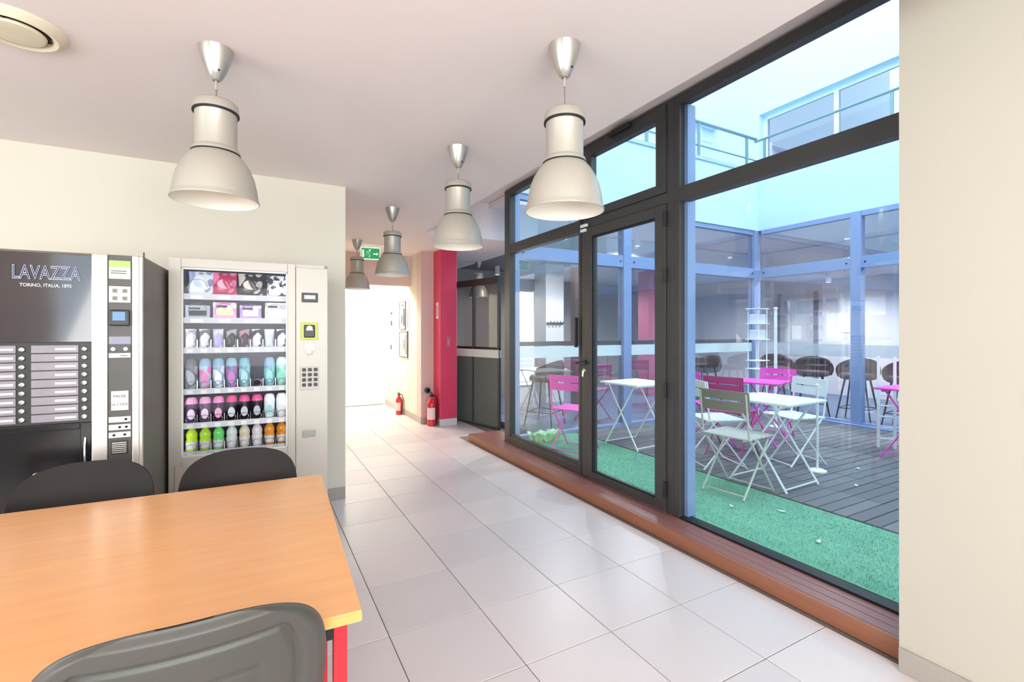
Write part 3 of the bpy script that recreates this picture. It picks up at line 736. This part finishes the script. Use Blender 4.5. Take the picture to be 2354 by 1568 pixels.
# controls
ds = MB().box(VW-.155, VW-.06, -.028, -.02, 1.56, 1.62).build('display', M_black, ctl, bevel=.003)
box('readout', VW-.14, VW-.075, -.03, -.028, 1.58, 1.605, emis('pale_readout', (235, 240, 245), .9), ds)
gb = MB().box(VW-.16, VW-.06, -.03, -.02, 1.32, 1.43).build('note_slot_bezel', mat('lime_bezel', (196, 206, 70), .4), ctl, bevel=.004)
MB().box(VW-.142, VW-.078, -.04, -.03, 1.335, 1.415).build('note_slot', M_black, gb, bevel=.006)
MB().prism([(VW-.13, 1.38), (VW-.09, 1.38), (VW-.095, 1.405), (VW-.11, 1.412), (VW-.125, 1.405)], .04, .042, m=Matrix.Rotation(PI/2, 4, 'X')).build('note_symbol', M_paper, gb)
MB().lathe([(.017, 0), (.017, .01), (.009, .012), (.009, .006)], 18).build('lock', M_chrome, ctl, (VW-.11, -.02, 1.24), R90, smooth=True)
box('coin_plate', VW-.14, VW-.075, -.023, -.02, 1.25, 1.30, mat('pale_steel_plate', (214, 208, 196), .3), ctl, bevel=.002)
kp = MB().box(VW-.165, VW-.055, -.026, -.02, 1.0, 1.15).build('keypad', mat('keypad_grey', (190, 184, 174), .4), ctl, bevel=.003)
for r in range(4):
    for c in range(3): MB().box(VW-.152+c*.034, VW-.131+c*.034, -.031, -.026, 1.12-r*.032, 1.14-r*.032).build('key', M_black, kp, bevel=.003)
MB().box(VW-.15, VW-.075, -.026, -.02, .70, .745).build('coin_return', mat('steel_grey', (150, 148, 142), .3, .5), ctl, bevel=.003)
MB().box(.1, .5, -.026, -.02, .28, .46).build('delivery_flap', M_black, vm, bevel=.006)
MB().box(.03, .07, -.024, -.02, .4, .6).build('door_handle', M_vend, vm, bevel=.003)

# products: each one a thing standing on its tray
cV, sV = math.cos(VR), math.sin(VR)
def vpos(x, y, z): return (-.43+x*cV-y*sV, 3.32+x*sV+y*cV, z)
def pmat(name, a, b, sc_=14, rough=.3):
    if name in MATS: return MATS[name]
    m = bpy.data.materials.new(name); m.use_nodes = True; nt = m.node_tree; p = nt.nodes['Principled BSDF']
    tc = nt.nodes.new('ShaderNodeTexCoord'); nz = nt.nodes.new('ShaderNodeTexNoise'); nz.inputs['Scale'].default_value = sc_; nz.inputs['Detail'].default_value = 1
    nt.links.new(tc.outputs['Object'], nz.inputs['Vector'])
    rp = nt.nodes.new('ShaderNodeValToRGB'); rp.color_ramp.interpolation = 'CONSTANT'
    rp.color_ramp.elements[0].color = (*lin(a), 1); rp.color_ramp.elements[1].color = (*lin(b), 1); rp.color_ramp.elements[1].position = .53
    nt.links.new(nz.outputs[0], rp.inputs[0]); nt.links.new(rp.outputs[0], p.inputs['Base Color']); p.inputs['Roughness'].default_value = rough
    MATS[name] = m
    return m
def bag(label, x, z, w, h, m, m2, y=.08, group='packets in the vending machine', lean=0):
    t = thing('snack_packet', label, 'packet', vpos(x, y, z), VR, group)
    n, k = 14, 14; P = []
    for sgn in (-1, 1):
        for j in range(k+1):
            for i in range(n+1):
                a = i/n*2-1; b = j/k*2-1
                th = .022*max(0, (1-abs(a)**4))*max(0, (1-abs(b)**3))*(1+.15*math.sin(5*a+3*b))
                P.append((a*w/2*(1-.05*(1-b*b)), sgn*th, h/2+b*h/2*.99))
    F = []
    for q in range(2):
        o = q*(n+1)*(k+1)
        for j in range(k):
            for i in range(n):
                a = o+j*(n+1)+i; f = (a, a+1, a+n+2, a+n+1); F.append(f if q == 0 else tuple(reversed(f)))
    MB().add(P, F).build('pouch', m, t, smooth=True)
    if m2:
        MB().prism([(w*.3*math.cos(a), h*.52+h*.2*math.sin(a)) for a in [i*2*PI/16 for i in range(16)]], .019, .0215, m=Matrix.Rotation(PI/2, 4, 'X')).build('label_patch', m2, t)
    for b in (.02, .98): MB().box(-w/2, w/2, -.0018, .0018, h*b-h*.02, h*b+h*.02).build('crimp', m, t)
    return t
def carton(label, x, z, w, h, d, m, m2, y=.07):
    t = thing('snack_box', label, 'box', vpos(x, y, z), VR, 'boxes in the vending machine')
    MB().box(-w/2, w/2, 0, d, 0, h).build('carton', m, t, bevel=.004)
    MB().box(-w*.36, w*.36, -.0015, .0, h*.25, h*.62).build('front_label', m2, t)
    MB().box(-w*.36, w*.1, -.0015, .0, h*.70, h*.82).build('lettering_band', M_ink, t)
    return t
def bottle(label, x, z, r, h, m, mcap, mlab, y=.075, kind='drink_bottle'):
    t = thing(kind, label, 'bottle', vpos(x, y+r, z), VR, 'bottles in the vending machine')
    MB().lathe([(r*.8, 0), (r, .006), (r, h*.42), (r*.88, h*.5), (r*.98, h*.58), (r*.95, h*.70), (r*.6, h*.84), (r*.4, h*.88), (r*.4, h*.92)], 20).build('body', m, t, smooth=True)
    MB().lathe([(r*.45, h*.90), (r*.45, h), (r*.4, h*1.01)], 16).build('cap', mcap, t, smooth=True)
    MB().lathe([(r*1.015, h*.12), (r*1.015, h*.38)], 20, cap=False).build('label', mlab, t, smooth=True)
    return t
def pouch(label, x, z, w, h, m, mtop, mlab, y=.08):
    """soft rounded upright pack with a coloured top and a pale front label"""
    t = thing('snack_pouch', label, 'pouch', vpos(x, y+.02, z), VR, 'pouches in the vending machine')
    prof = [(.6, 0), (.9, .05), (1, .25), (.97, .55), (1, .75), (.86, .93), (.55, 1.0), (.01, 1.01)]
    def loft(a, b, s):
        n = 16; sel = [p for p in prof if a-1e-6 <= p[1] <= b+1e-6]
        vs = []
        for q, zz in sel:
            for j in range(n): vs.append((w/2*q*s*math.cos(2*PI*j/n), .024*q*s*math.sin(2*PI*j/n), h*zz))
        fs = [(i*n+j, i*n+(j+1) % n, (i+1)*n+(j+1) % n, (i+1)*n+j) for i in range(len(sel)-1) for j in range(n)]
        return MB().add(vs, fs)
    loft(0, .75, 1).build('pack', m, t, smooth=True)
    loft(.75, 1.01, 1.0).build('top', mtop, t, smooth=True)
    MB().prism([(w*.3*math.cos(a), h*.36+h*.2*math.sin(a)) for a in [i*2*PI/14 for i in range(14)]], .0225, .0255, m=Matrix.Rotation(PI/2, 4, 'X')).build('front_label', mlab, t)
    return t
W4 = (gx1-gx0)/4; W8 = (gx1-gx0)/8
c_pk = pmat('pack_white_blue', (236, 240, 246), (150, 165, 200)); c_rd = pmat('pack_crimson_pink', (196, 40, 92), (240, 130, 176))
c_bk = pmat('pack_black_cream', (52, 40, 42), (214, 200, 190)); c_wh = pmat('pack_white_black', (240, 238, 240), (70, 60, 70), 30)
wmat = mat('pack_label_white', (244, 240, 246), .4); 
bag('white and blue crisp packet, first on the top vending shelf', gx0+W4*.62, rows[0]-.006, .125, .145, c_pk, mat('pack_ice', (200, 212, 236), .4))
bag('crimson and pink crisp packet, second on the top vending shelf', gx0+W4*1.5, rows[0]-.006, .13, .145, c_rd, mat('pack_rose', (244, 170, 190), .4))
bag('black and cream crisp packet, third on the top vending shelf', gx0+W4*2.5, rows[0]-.006, .135, .145, c_bk, mat('pack_cream', (226, 214, 200), .4))
bag('white speckled crisp packet, last on the top vending shelf', gx0+W4*3.55, rows[0]-.006, .115, .14, c_wh, None)
carton('grey snack box with two dark ovals, first on second vending shelf', gx0+W4*.5, rows[1]-.006, .125, .085, .1, mat('pack_greyblue', (170, 176, 190), .4), M_ink)
carton('pink and yellow snack box, second on second vending shelf', gx0+W4*1.5, rows[1]-.006, .125, .105, .1, pmat('pack_pink_white', (236, 130, 200), (250, 240, 246)), mat('pack_yellow', (240, 228, 160), .4))
carton('violet and white snack box, third on second vending shelf', gx0+W4*2.5, rows[1]-.006, .12, .09, .1, pmat('pack_violet', (176, 120, 226), (246, 236, 250)), wmat)
carton('white and lilac snack box, last on second vending shelf', gx0+W4*3.5, rows[1]-.006, .12, .11, .1, pmat('pack_white_lilac', (248, 244, 252), (190, 170, 220)), mat('pack_blush', (240, 210, 214), .4))
R3 = [('white paper-wrapped bar', (246, 240, 246), (190, 180, 196)), ('white and grey bar', (240, 240, 244), (120, 116, 124)), ('lilac topped white bar', (196, 184, 240), (240, 236, 250)), ('black and silver bar', (40, 34, 44), (190, 186, 190)),
      ('dark plum bar', (70, 36, 60), (206, 160, 176)), ('white striped bar', (236, 236, 240), (60, 60, 80)), ('pale blue bar', (214, 228, 240), (246, 248, 250)), ('white and navy bar', (240, 244, 248), (60, 70, 96))]
for k, (nm, a, b) in enumerate(R3):
    bag(nm+' standing on the third vending shelf', gx0+W8*(k+.5), rows[2]-.006, .056, .12, pmat('bar_%d' % k, a, b, 22), None, .075, 'bars on the third vending shelf')
ORD = ['first', 'second', 'third', 'fourth', 'fifth', 'sixth', 'seventh', 'last']
R4 = [('dark grey', (110, 112, 118), (90, 92, 98), (170, 170, 176)), ('silver blue and pink', (190, 205, 222), (140, 180, 210), (236, 130, 190)), ('sky blue and pink', (150, 185, 210), (130, 178, 206), (240, 240, 246)), ('steel blue and purple', (110, 130, 160), (150, 190, 210), (200, 110, 190)),
      ('teal blue', (120, 170, 186), (130, 190, 206), (170, 220, 220)), None, ('light blue', (140, 180, 206), (150, 190, 220), (150, 220, 214)), ('mint and white', (190, 232, 220), (220, 240, 236), (130, 214, 180))]
for k, q in enumerate(R4):
    if not q: continue
    pouch('%s sweet pouch, %s place on the fourth vending shelf' % (q[0], ORD[k]), gx0+W8*(k+.5), rows[3]-.006, .065, .185, pmat('pouch4_%d' % k, q[1], q[3], 20), mat('pouch4t_%d' % k, q[2], .4), mat('pouch4l_%d' % k, q[3], .4))
R5 = [('pale pink topped', (84, 60, 92), (244, 170, 214), (240, 214, 232)), ('pale pink and lilac', (100, 70, 104), (246, 176, 218), (244, 222, 236)), ('pink capped dark', (60, 40, 66), (246, 150, 206), (236, 170, 206)), ('hot pink capped black', (24, 22, 32), (240, 80, 150), (220, 220, 226)),
      ('hot pink capped black and grey', (26, 22, 30), (240, 90, 156), (200, 200, 210)), ('rose capped black', (28, 22, 32), (236, 96, 160), (190, 190, 200)), ('white and aqua', (236, 244, 246), (244, 248, 250), (160, 216, 218)), ('plain white', (244, 244, 246), (248, 248, 250), (226, 226, 230))]
for k, q in enumerate(R5):
    pouch('%s sweet pouch, %s on the fifth vending shelf' % (q[0], ORD[k]), gx0+W8*(k+.5), rows[4]-.006, .064, .155, pmat('pouch5_%d' % k, q[1], q[1], 20), mat('pouch5t_%d' % k, q[2], .4), mat('pouch5l_%d' % k, q[3], .4))
R6 = [('lime yellow', (206, 236, 60)), ('yellow green', (190, 230, 64)), ('bright green', (112, 226, 120)), ('clear white', (226, 230, 228)), ('cream and clear', (226, 214, 186)), ('milky white', (228, 222, 224)), ('amber orange', (228, 150, 46)), ('deep orange', (220, 140, 40))]
for k, (nm, c) in enumerate(R6):
    bottle('%s drink bottle, %s on the bottom vending shelf' % (nm, ORD[k]), gx0+W8*(k+.5), rows[5]-.006, .031, .152, mat('drink_%d' % k, c, .15), mat('drink_cap_%d' % k, c, .3), wmat)

# ------------------------------------------------------------------ coffee machine
cf = thing('coffee_machine', 'black drinks machine with glossy panel and two columns of buttons', 'coffee machine', (-.468, 2.82, 0), VR)
CW, CD, CH = .70, .72, 1.735
def cx(px): return px                       # local x runs from -CW to 0
MB().box(-CW, 0, .02, CD, .04, CH).build('body', M_cofb, cf, bevel=.008)
MB().box(-CW+.03, -.03, .06, CD-.05, 0, .04).build('plinth', M_black, cf)
dp = MB().box(-CW, -.188, 0, .02, 1.325, CH-.012).build('display_panel', M_cofp, cf, bevel=.002)
text_mesh('lettering', 'LAVAZZA', .085, mat('pale_blue_lettering', (196, 204, 240), .4), dp, (-.342, -.003, 1.632), R90, outline=.0016, sx=.62)
text_mesh('small_lettering', 'TORINO, ITALIA, 1895', .021, mat('white_lettering', (230, 230, 240), .4), dp, (-.345, -.001, 1.578), R90, sx=.85)
for x, w in ((-.188, .058), (-.04, .028)): MB().box(x, x+w, -.006, .02, .06, CH-.004).build('silver_strip', M_strip, cf, bevel=.006)
MB().box(-.012, 0, -.004, .02, .06, CH-.004).build('corner_trim', M_strip, cf, bevel=.004)
lp = MB().box(-CW, -.188, .004, .02, .96, 1.323).build('selection_panel', M_black, cf)
for c, (xa, xb, xc) in enumerate(((-.62, -.445, -.425), (-.395, -.235, -.214))):
    for r in range(9):
        z = 1.312-r*.0385
        lb = MB().box(xa, xb, .0, .004, z-.034, z).build('selection_label', M_lab, lp, bevel=.0015)
        MB().box(xa+(xb-xa)*.5, xb-.008, -.001, 0, z-.022, z-.013).build('print', M_paper, lb)
        MB().lathe([(.0125, 0), (.0125, .004), (.009, .009), (.001, .01)], 14).build('button', M_chrome, lp, (xc, .004, z-.018), R90, smooth=True)
bay_ = MB().box(-CW, -.64, .0, .02, .3, .958).box(-.23, -.188, 0, .02, .3, .958).box(-.64, -.23, 0, .02, .3, .5).box(-.64, -.23, 0, .02, .93, .958).build('dispensing_surround', M_cofl, cf, bevel=.004)
MB().box(-.64, -.23, .018, .022, .5, .93).build('dispensing_bay', M_cofl, cf)
MB().box(-.64, -.23, -.012, .0, .5, .52).build('bay_lip', M_cofl, cf, bevel=.003)
MB().box(-.40, -.25, -.004, .018, .70, .715).box(-.39, -.26, -.002, .018, .715, .745).build('cup_stack', mat('white_cups', (214, 210, 206), .4), cf, bevel=.003)
MB().tube([(-.21, -.004, .52), (-.21, -.012, .56), (-.21, -.012, .85), (-.21, -.004, .89)], .004, 6).build('bay_handle', M_chrome, cf, smooth=True)
MB().tube([(-.595, -.003, .72), (-.58, -.003, .73), (-.58, -.003, .75), (-.6, -.003, .755), (-.6, -.003, .775), (-.585, -.003, .785)], .004, 6).build('mark', M_paper, cf)
MB().box(-CW, -.188, 0, .02, .06, .298).build('lower_panel', M_black, cf, bevel=.003)
# control column
cc = MB().box(-.128, -.042, .0, .02, .06, CH-.012).build('control_column', mat('dark_taupe_column', (74, 70, 66), .4), cf)
pg = MB().box(-.125, -.045, -.004, 0, 1.62, 1.705).build('info_card', mat('pale_green_card', (214, 228, 196), .5), cc)
MB().box(-.125, -.045, -.005, -.004, 1.675, 1.705).build('green_header', mat('leaf_green', (168, 204, 110), .5), pg)
for z in (1.645, 1.655): MB().box(-.118, -.06, -.005, -.004, z, z+.003).build('print', M_ink, pg)
gr = MB().box(-.125, -.045, -.004, 0, 1.51, 1.585).build('pictogram_card', M_paper, cc)
for a in (-.112, -.075):
    for z in (1.52, 1.555): MB().box(a, a+.018, -.005, -.004, z, z+.018).build('pictogram', mat('icon_grey', (130, 124, 112), .6), gr)
rd = MB().box(-.122, -.048, -.018, 0, 1.40, 1.475).build('card_reader', M_black, cc, bevel=.006)
MB().box(-.108, -.062, -.02, -.018, 1.425, 1.465).build('screen', M_screen, rd)
MB().box(-.125, -.045, -.004, 0, 1.315, 1.35).build('price_display', emis('lilac_display', (206, 206, 226), .8), cc)
ck = MB().box(-.125, -.045, -.006, 0, 1.275, 1.308).build('coin_unit', mat('dark_steel_unit', (60, 58, 60), .35, .4), cc)
for a in (-.108, -.062): MB().lathe([(.008, 0), (.008, .006)], 12).build('coin_button', M_chrome, ck, (a, -.006, 1.292), R90)
MB().box(-.125, -.045, -.005, 0, 1.252, 1.272).build('coin_slot_plate', M_strip, cc)
MB().box(-.083, -.055, -.006, -.005, 1.259, 1.263).build('coin_slot', M_ink, cc)
nt_ = MB().box(-.117, -.053, -.003, 0, 1.005, 1.095).build('paper_note', M_paper, cc)
text_mesh('note_line', 'PAUSE', .017, M_ink, nt_, (-.085, -.0035, 1.07), R90)
text_mesh('note_line', 'LE CODE', .015, M_ink, nt_, (-.085, -.0035, 1.032), R90)
for k in range(3):
    z = .975-k*.036
    q = MB().box(-.126, -.044, -.005, 0, z-.026, z).build('socket_strip', M_strip, cc, bevel=.001)
    for a in ((-.062,), (-.085, -.06), (-.106, -.066))[k]: MB().lathe([(.006, 0), (.006, .002)], 10).build('hole', M_ink, q, (a, -.005, z-.013), R90)
gl_ = MB().box(-.118, -.056, -.003, 0, .80, .862).build('grille', M_black, cc)
for k in range(6): MB().box(-.114, -.06, -.005, -.003, .806+k*.009, .810+k*.009).build('grille_bar', M_strip, gl_)
MB().tube([(-.001, .03, CH-.005), (-.001, .03, CH+.02)], .003, 6).build('top_pin', M_black, cf)

# ------------------------------------------------------------------ courtyard furniture
def bistro_chair(label, loc, rz, m, group='folding bistro chairs in the courtyard', mb=None):
    """folding metal slat chair, faces local +y"""
    t = thing('bistro_chair', label, 'chair', loc, rz, group)
    W = .19
    for sx in (-W, W):
        MB().tube([(sx, -.21, .80), (sx, -.165, .47), (sx, .20, .005)], .0085, 6).build('leg', m, t)
        MB().tube([(sx*.9, .17, .45), (sx*.9, -.21, .005)], .0085, 6).build('leg', m, t)
    b = MB(); zt, zb = .815, .655
    yy = lambda z: -.21-.0*(z-.8)+.136*(.8-z)*.98
    def pl(x0, x1, z0, z1):
        vs = [(x, yy(z)+d, z) for d in (.009, .021) for z in (z0, z1) for x in (x0, x1)]
        b.add(vs, [(0, 1, 3, 2), (4, 6, 7, 5), (0, 4, 5, 1), (2, 3, 7, 6), (0, 2, 6, 4), (1, 5, 7, 3)])
    pl(-.205, .205, .745, zt); pl(-.205, .205, zb, .732); pl(-.205, -.165, .732, .745); pl(.165, .205, .732, .745)
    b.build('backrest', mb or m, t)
    for k in range(6): MB().box(-.2, .2, -.175+k*.062, -.175+k*.062+.045, .448, .462).build('seat_slat', m, t, bevel=.003, seg=1)
    for sx in (-W*.82, W*.82): MB().tube([(sx, -.18, .442), (sx, .19, .442)], .007, 6).build('seat_rail', m, t)
    MB().tube([(-W, .19, .02), (W, .19, .02)], .006, 6).build('stretcher', m, t)
    MB().tube([(-W*.9, -.19, .03), (W*.9, -.19, .03)], .006, 6).build('stretcher', m, t)
    return t
def bistro_table(label, loc, rz, m, s=.57, group='folding bistro tables in the courtyard'):
    t = thing('bistro_table', label, 'table', loc, rz, group)
    MB().box(-s/2, s/2, -s/2, s/2, .69, .71).build('tabletop', m, t, bevel=.006)
    MB().box(-s/2+.03, s/2-.03, -s/2+.06, -s/2+.08, .67, .69).box(-s/2+.03, s/2-.03, s/2-.08, s/2-.06, .67, .69).build('under_rail', m, t)
    for sx in (-.23, .23):
        for sg in (-1, 1):
            MB().tube([(sx+sg*.008, sg*.2, .68), (sx+sg*.008, -sg*.24, .005)], .009, 6).build('leg', m, t)
    for sg in (-1, 1): MB().tube([(-.23, sg*.225, .03), (.23, sg*.225, .03)], .006, 6).build('stretcher', m, t)
    return t
G = FZ
bistro_table('white folding table on the deck beside three pale chairs', (3.86, 2.45, G), .03, M_wmetal)
ch1 = bistro_chair('pale chair with shade-painted backrest at the turf edge, nearest the glass', (3.40, 2.46, G), math.radians(-84), M_gmetal, mb=mat('shade_painted_coat', (146, 140, 126), .5))  # backlit shade painted into the backrest colour of a white chair
bistro_chair('white folding chair half hidden behind the pale turf-edge chair', (3.87, 3.03, G), math.radians(-112), M_wmetal)
bistro_chair('white folding chair facing us across the white table', (4.63, 2.74, G), math.radians(74), M_wmetal)
bistro_table('white folding table seen through the glass door', (3.76, 3.98, G), .04, M_wmetal)
bistro_chair('pink folding chair behind the left window bay', (3.02, 4.12, G), math.radians(-62), M_pink)
bistro_table('small pink folding table behind the white furniture', (5.08, 3.38, G), .3, M_pink, .5)
bistro_chair('bright pink folding chair beside the window mullion', (4.60, 3.64, G), math.radians(-125), M_pink)
bistro_chair('raspberry folding chair behind the half hidden white chair', (4.36, 3.22, G), math.radians(-78), M_magenta)
bistro_chair('hot pink folding chair on the far side of the pink table', (5.5, 3.5, G), math.radians(105), M_pink)
bistro_table('pink folding table cut off by the cream wall', (5.78, 2.16, G), .0, M_pink)
bistro_chair('raspberry chair inside the far wing, seen left of the blue post', (4.35, 5.5, .08), math.radians(20), M_magenta, 'raspberry chairs inside the far wing')
bistro_chair('raspberry chair inside the far wing, seen right of the blue post', (5.75, 6.1, .08), math.radians(-40), M_magenta, 'raspberry chairs inside the far wing')
bistro_table('white table inside the far wing behind the left bay', (3.95, 6.3, .08), .2, M_wmetal, .6, 'furniture inside the far wing')
bistro_chair('white chair inside the far wing behind the left bay', (4.05, 6.95, .08), math.radians(170), M_wmetal, 'furniture inside the far wing')

# folded chair standing upright behind the right pink table
fc = thing('folded_chair', 'folded white chair standing upright behind the cut-off pink table', 'chair', (6.05, 2.56, G), math.radians(-65))
for x in (-.07, .07):
    MB().box(x-.014, x+.014, -.012, .012, 0, 1.0).build('leg', M_wmetal, fc, bevel=.003)
    MB().box(x-.012, x+.012, .03, .05, .02, .95).build('leg', mat('dull_pink_frame', (150, 90, 110), .5), fc)  # rear legs in a duller pink
for z in (.1, .22, .34, .46, .58): MB().tube([(-.07, .02, z), (.07, .02, z)], .009, 6).build('seat_slat', M_wmetal, fc)

# poles and tiered stand
def pole(label, loc, h, r):
    t = thing('slim_pole', label, 'pole', loc)
    MB().tube([(0, 0, .015), (0, 0, h)], r, 8).build('pole', M_wmetal, t, smooth=True)
    MB().lathe([(.075, 0), (.075, .012), (.05, .022), (.015, .026)], 18).build('base', M_wmetal, t, smooth=True)
    MB().lathe([(r*1.4, h-.01), (r*1.4, h+.01), (.002, h+.02)], 10).build('finial', M_wmetal, t, smooth=True)
pole('short white pole with round foot beside the white table', (4.50, 2.44, G), .78, .011)
pole('tall slim white pole behind the white facing chair', (6.1, 3.84, G), 1.58, .02)
ts = thing('tiered_stand', 'white tiered wire stand in front of the blue corner post', 'stand', (6.52, 4.38, G))
for x in (-.1, .1):
    for y in (-.08, .08): MB().tube([(x, y, 0), (x, y, 1.62)], .007, 6).build('upright', M_wmetal, ts)
for z in (.35, .72, .84, 1.15, 1.38, 1.6):
    sh = MB().box(-.14, .14, -.1, .1, z, z+.012).build('shelf', M_wmetal, ts, bevel=.003)
    if z > 1.1 and z < 1.5: MB().box(-.1, .1, -.07, .07, z+.012, z+.15).build('holder', mat('pale_lilac_holder', (214, 218, 236), .5), sh, bevel=.02)

# plant clump at the corner of the turf
pc = thing('leafy_plant', 'low pale green leafy plant in the far corner of the turf', 'plant', (2.98, 4.62, .092))
for q in range(3):
    for k in range(9):
        a = random.uniform(0, 2*PI); L = random.uniform(.07, .14); ox, oy = (q-1)*.13+random.uniform(-.04, .04), random.uniform(-.05, .05)
        pts = []; n = 5
        for i in range(n+1):
            s = i/n; rr = s*L; zz = .11*math.sin(s*PI*.6)+.005; w = .035*math.sin(PI*min(1, s*.9+.1))
            cx_, cy_ = ox+rr*math.cos(a), oy+rr*math.sin(a)
            pts += [(cx_-w*math.sin(a), cy_+w*math.cos(a), zz), (cx_+w*math.sin(a), cy_-w*math.cos(a), zz+.006)]
        MB().add(pts, [(2*i, 2*i+1, 2*i+3, 2*i+2) for i in range(n)]).build('leaf', mat('pale_leaf_green', (176, 226, 170), .6, var=.3, scale=20), pc)

# bar stools
def stool(label, loc, rz):
    t = thing('bar_stool', label, 'stool', loc, rz, 'upholstered bar stools')
    MB().lathe([(.02, .60), (.18, .60), (.215, .615), (.22, .65), (.2, .685), (.02, .69)], 28).build('seat', M_stool, t, smooth=True)
    P = []; F = []; n, k = 24, 5
    for s_ in (0, 1):
        for i in range(n+1):
            a = PI*(1.0+i/n)+0.0; top = .80+.10*math.sin(PI*i/n)
            for j in range(k+1):
                zz = .62+(top-.62)*j/k; r = .215+.03*math.sin(PI*j/k*.9)+(.028 if s_ else 0)
                if j == k: r += -.006 if s_ else .006
                P.append((r*math.cos(a), r*math.sin(a), zz))
    o = (n+1)*(k+1)
    for i in range(n):
        for j in range(k):
            a = i*(k+1)+j; F += [(a, a+1, a+k+2, a+k+1), (o+a, o+a+k+1, o+a+k+2, o+a+1)]
        a = i*(k+1)+k; F.append((a, o+a, o+a+k+1, a+k+1)); a = i*(k+1); F.append((a, a+k+1, o+a+k+1, o+a))
    for a0 in (0, n*(k+1)):
        for j in range(k): F.append((a0+j, o+a0+j, o+a0+j+1, a0+j+1))
    MB().add(P, F).build('backrest', M_stool, t, smooth=True)
    for sx in (-1, 1):
        for sy in (-1, 1): MB().tube([(sx*.12, sy*.12, .605), (sx*.21, sy*.21, 0)], [.014, .009], 8).build('leg', M_legk, t, smooth=True)
    MB().tube([(sx*.185, sy*.185, .19) for sx, sy in ((-1, -1), (1, -1), (1, 1), (-1, 1))], .008, 6, closed=True).build('footrest', M_legk, t)
    return t
stool('plum bar stool left of the blue mullion on the right facade', (7.66, 4.22, .08), math.radians(120))
stool('plum bar stool directly behind the blue mullion of the right facade', (7.66, 3.60, .08), math.radians(100))
stool('plum bar stool behind the folded white chair', (7.66, 3.02, .08), math.radians(95))
stool('plum bar stool just right of the tiered stand', (7.9, 4.95, .08), math.radians(140))
stool('plum bar stool behind the far facade near the magenta post', (6.15, 5.45, .08), math.radians(10))
stool('plum bar stool behind the far facade, beside the tiered stand', (6.75, 5.5, .08), math.radians(-20))
stool('dark bar stool behind the left window bay', (3.55, 5.55, .08), math.radians(30))
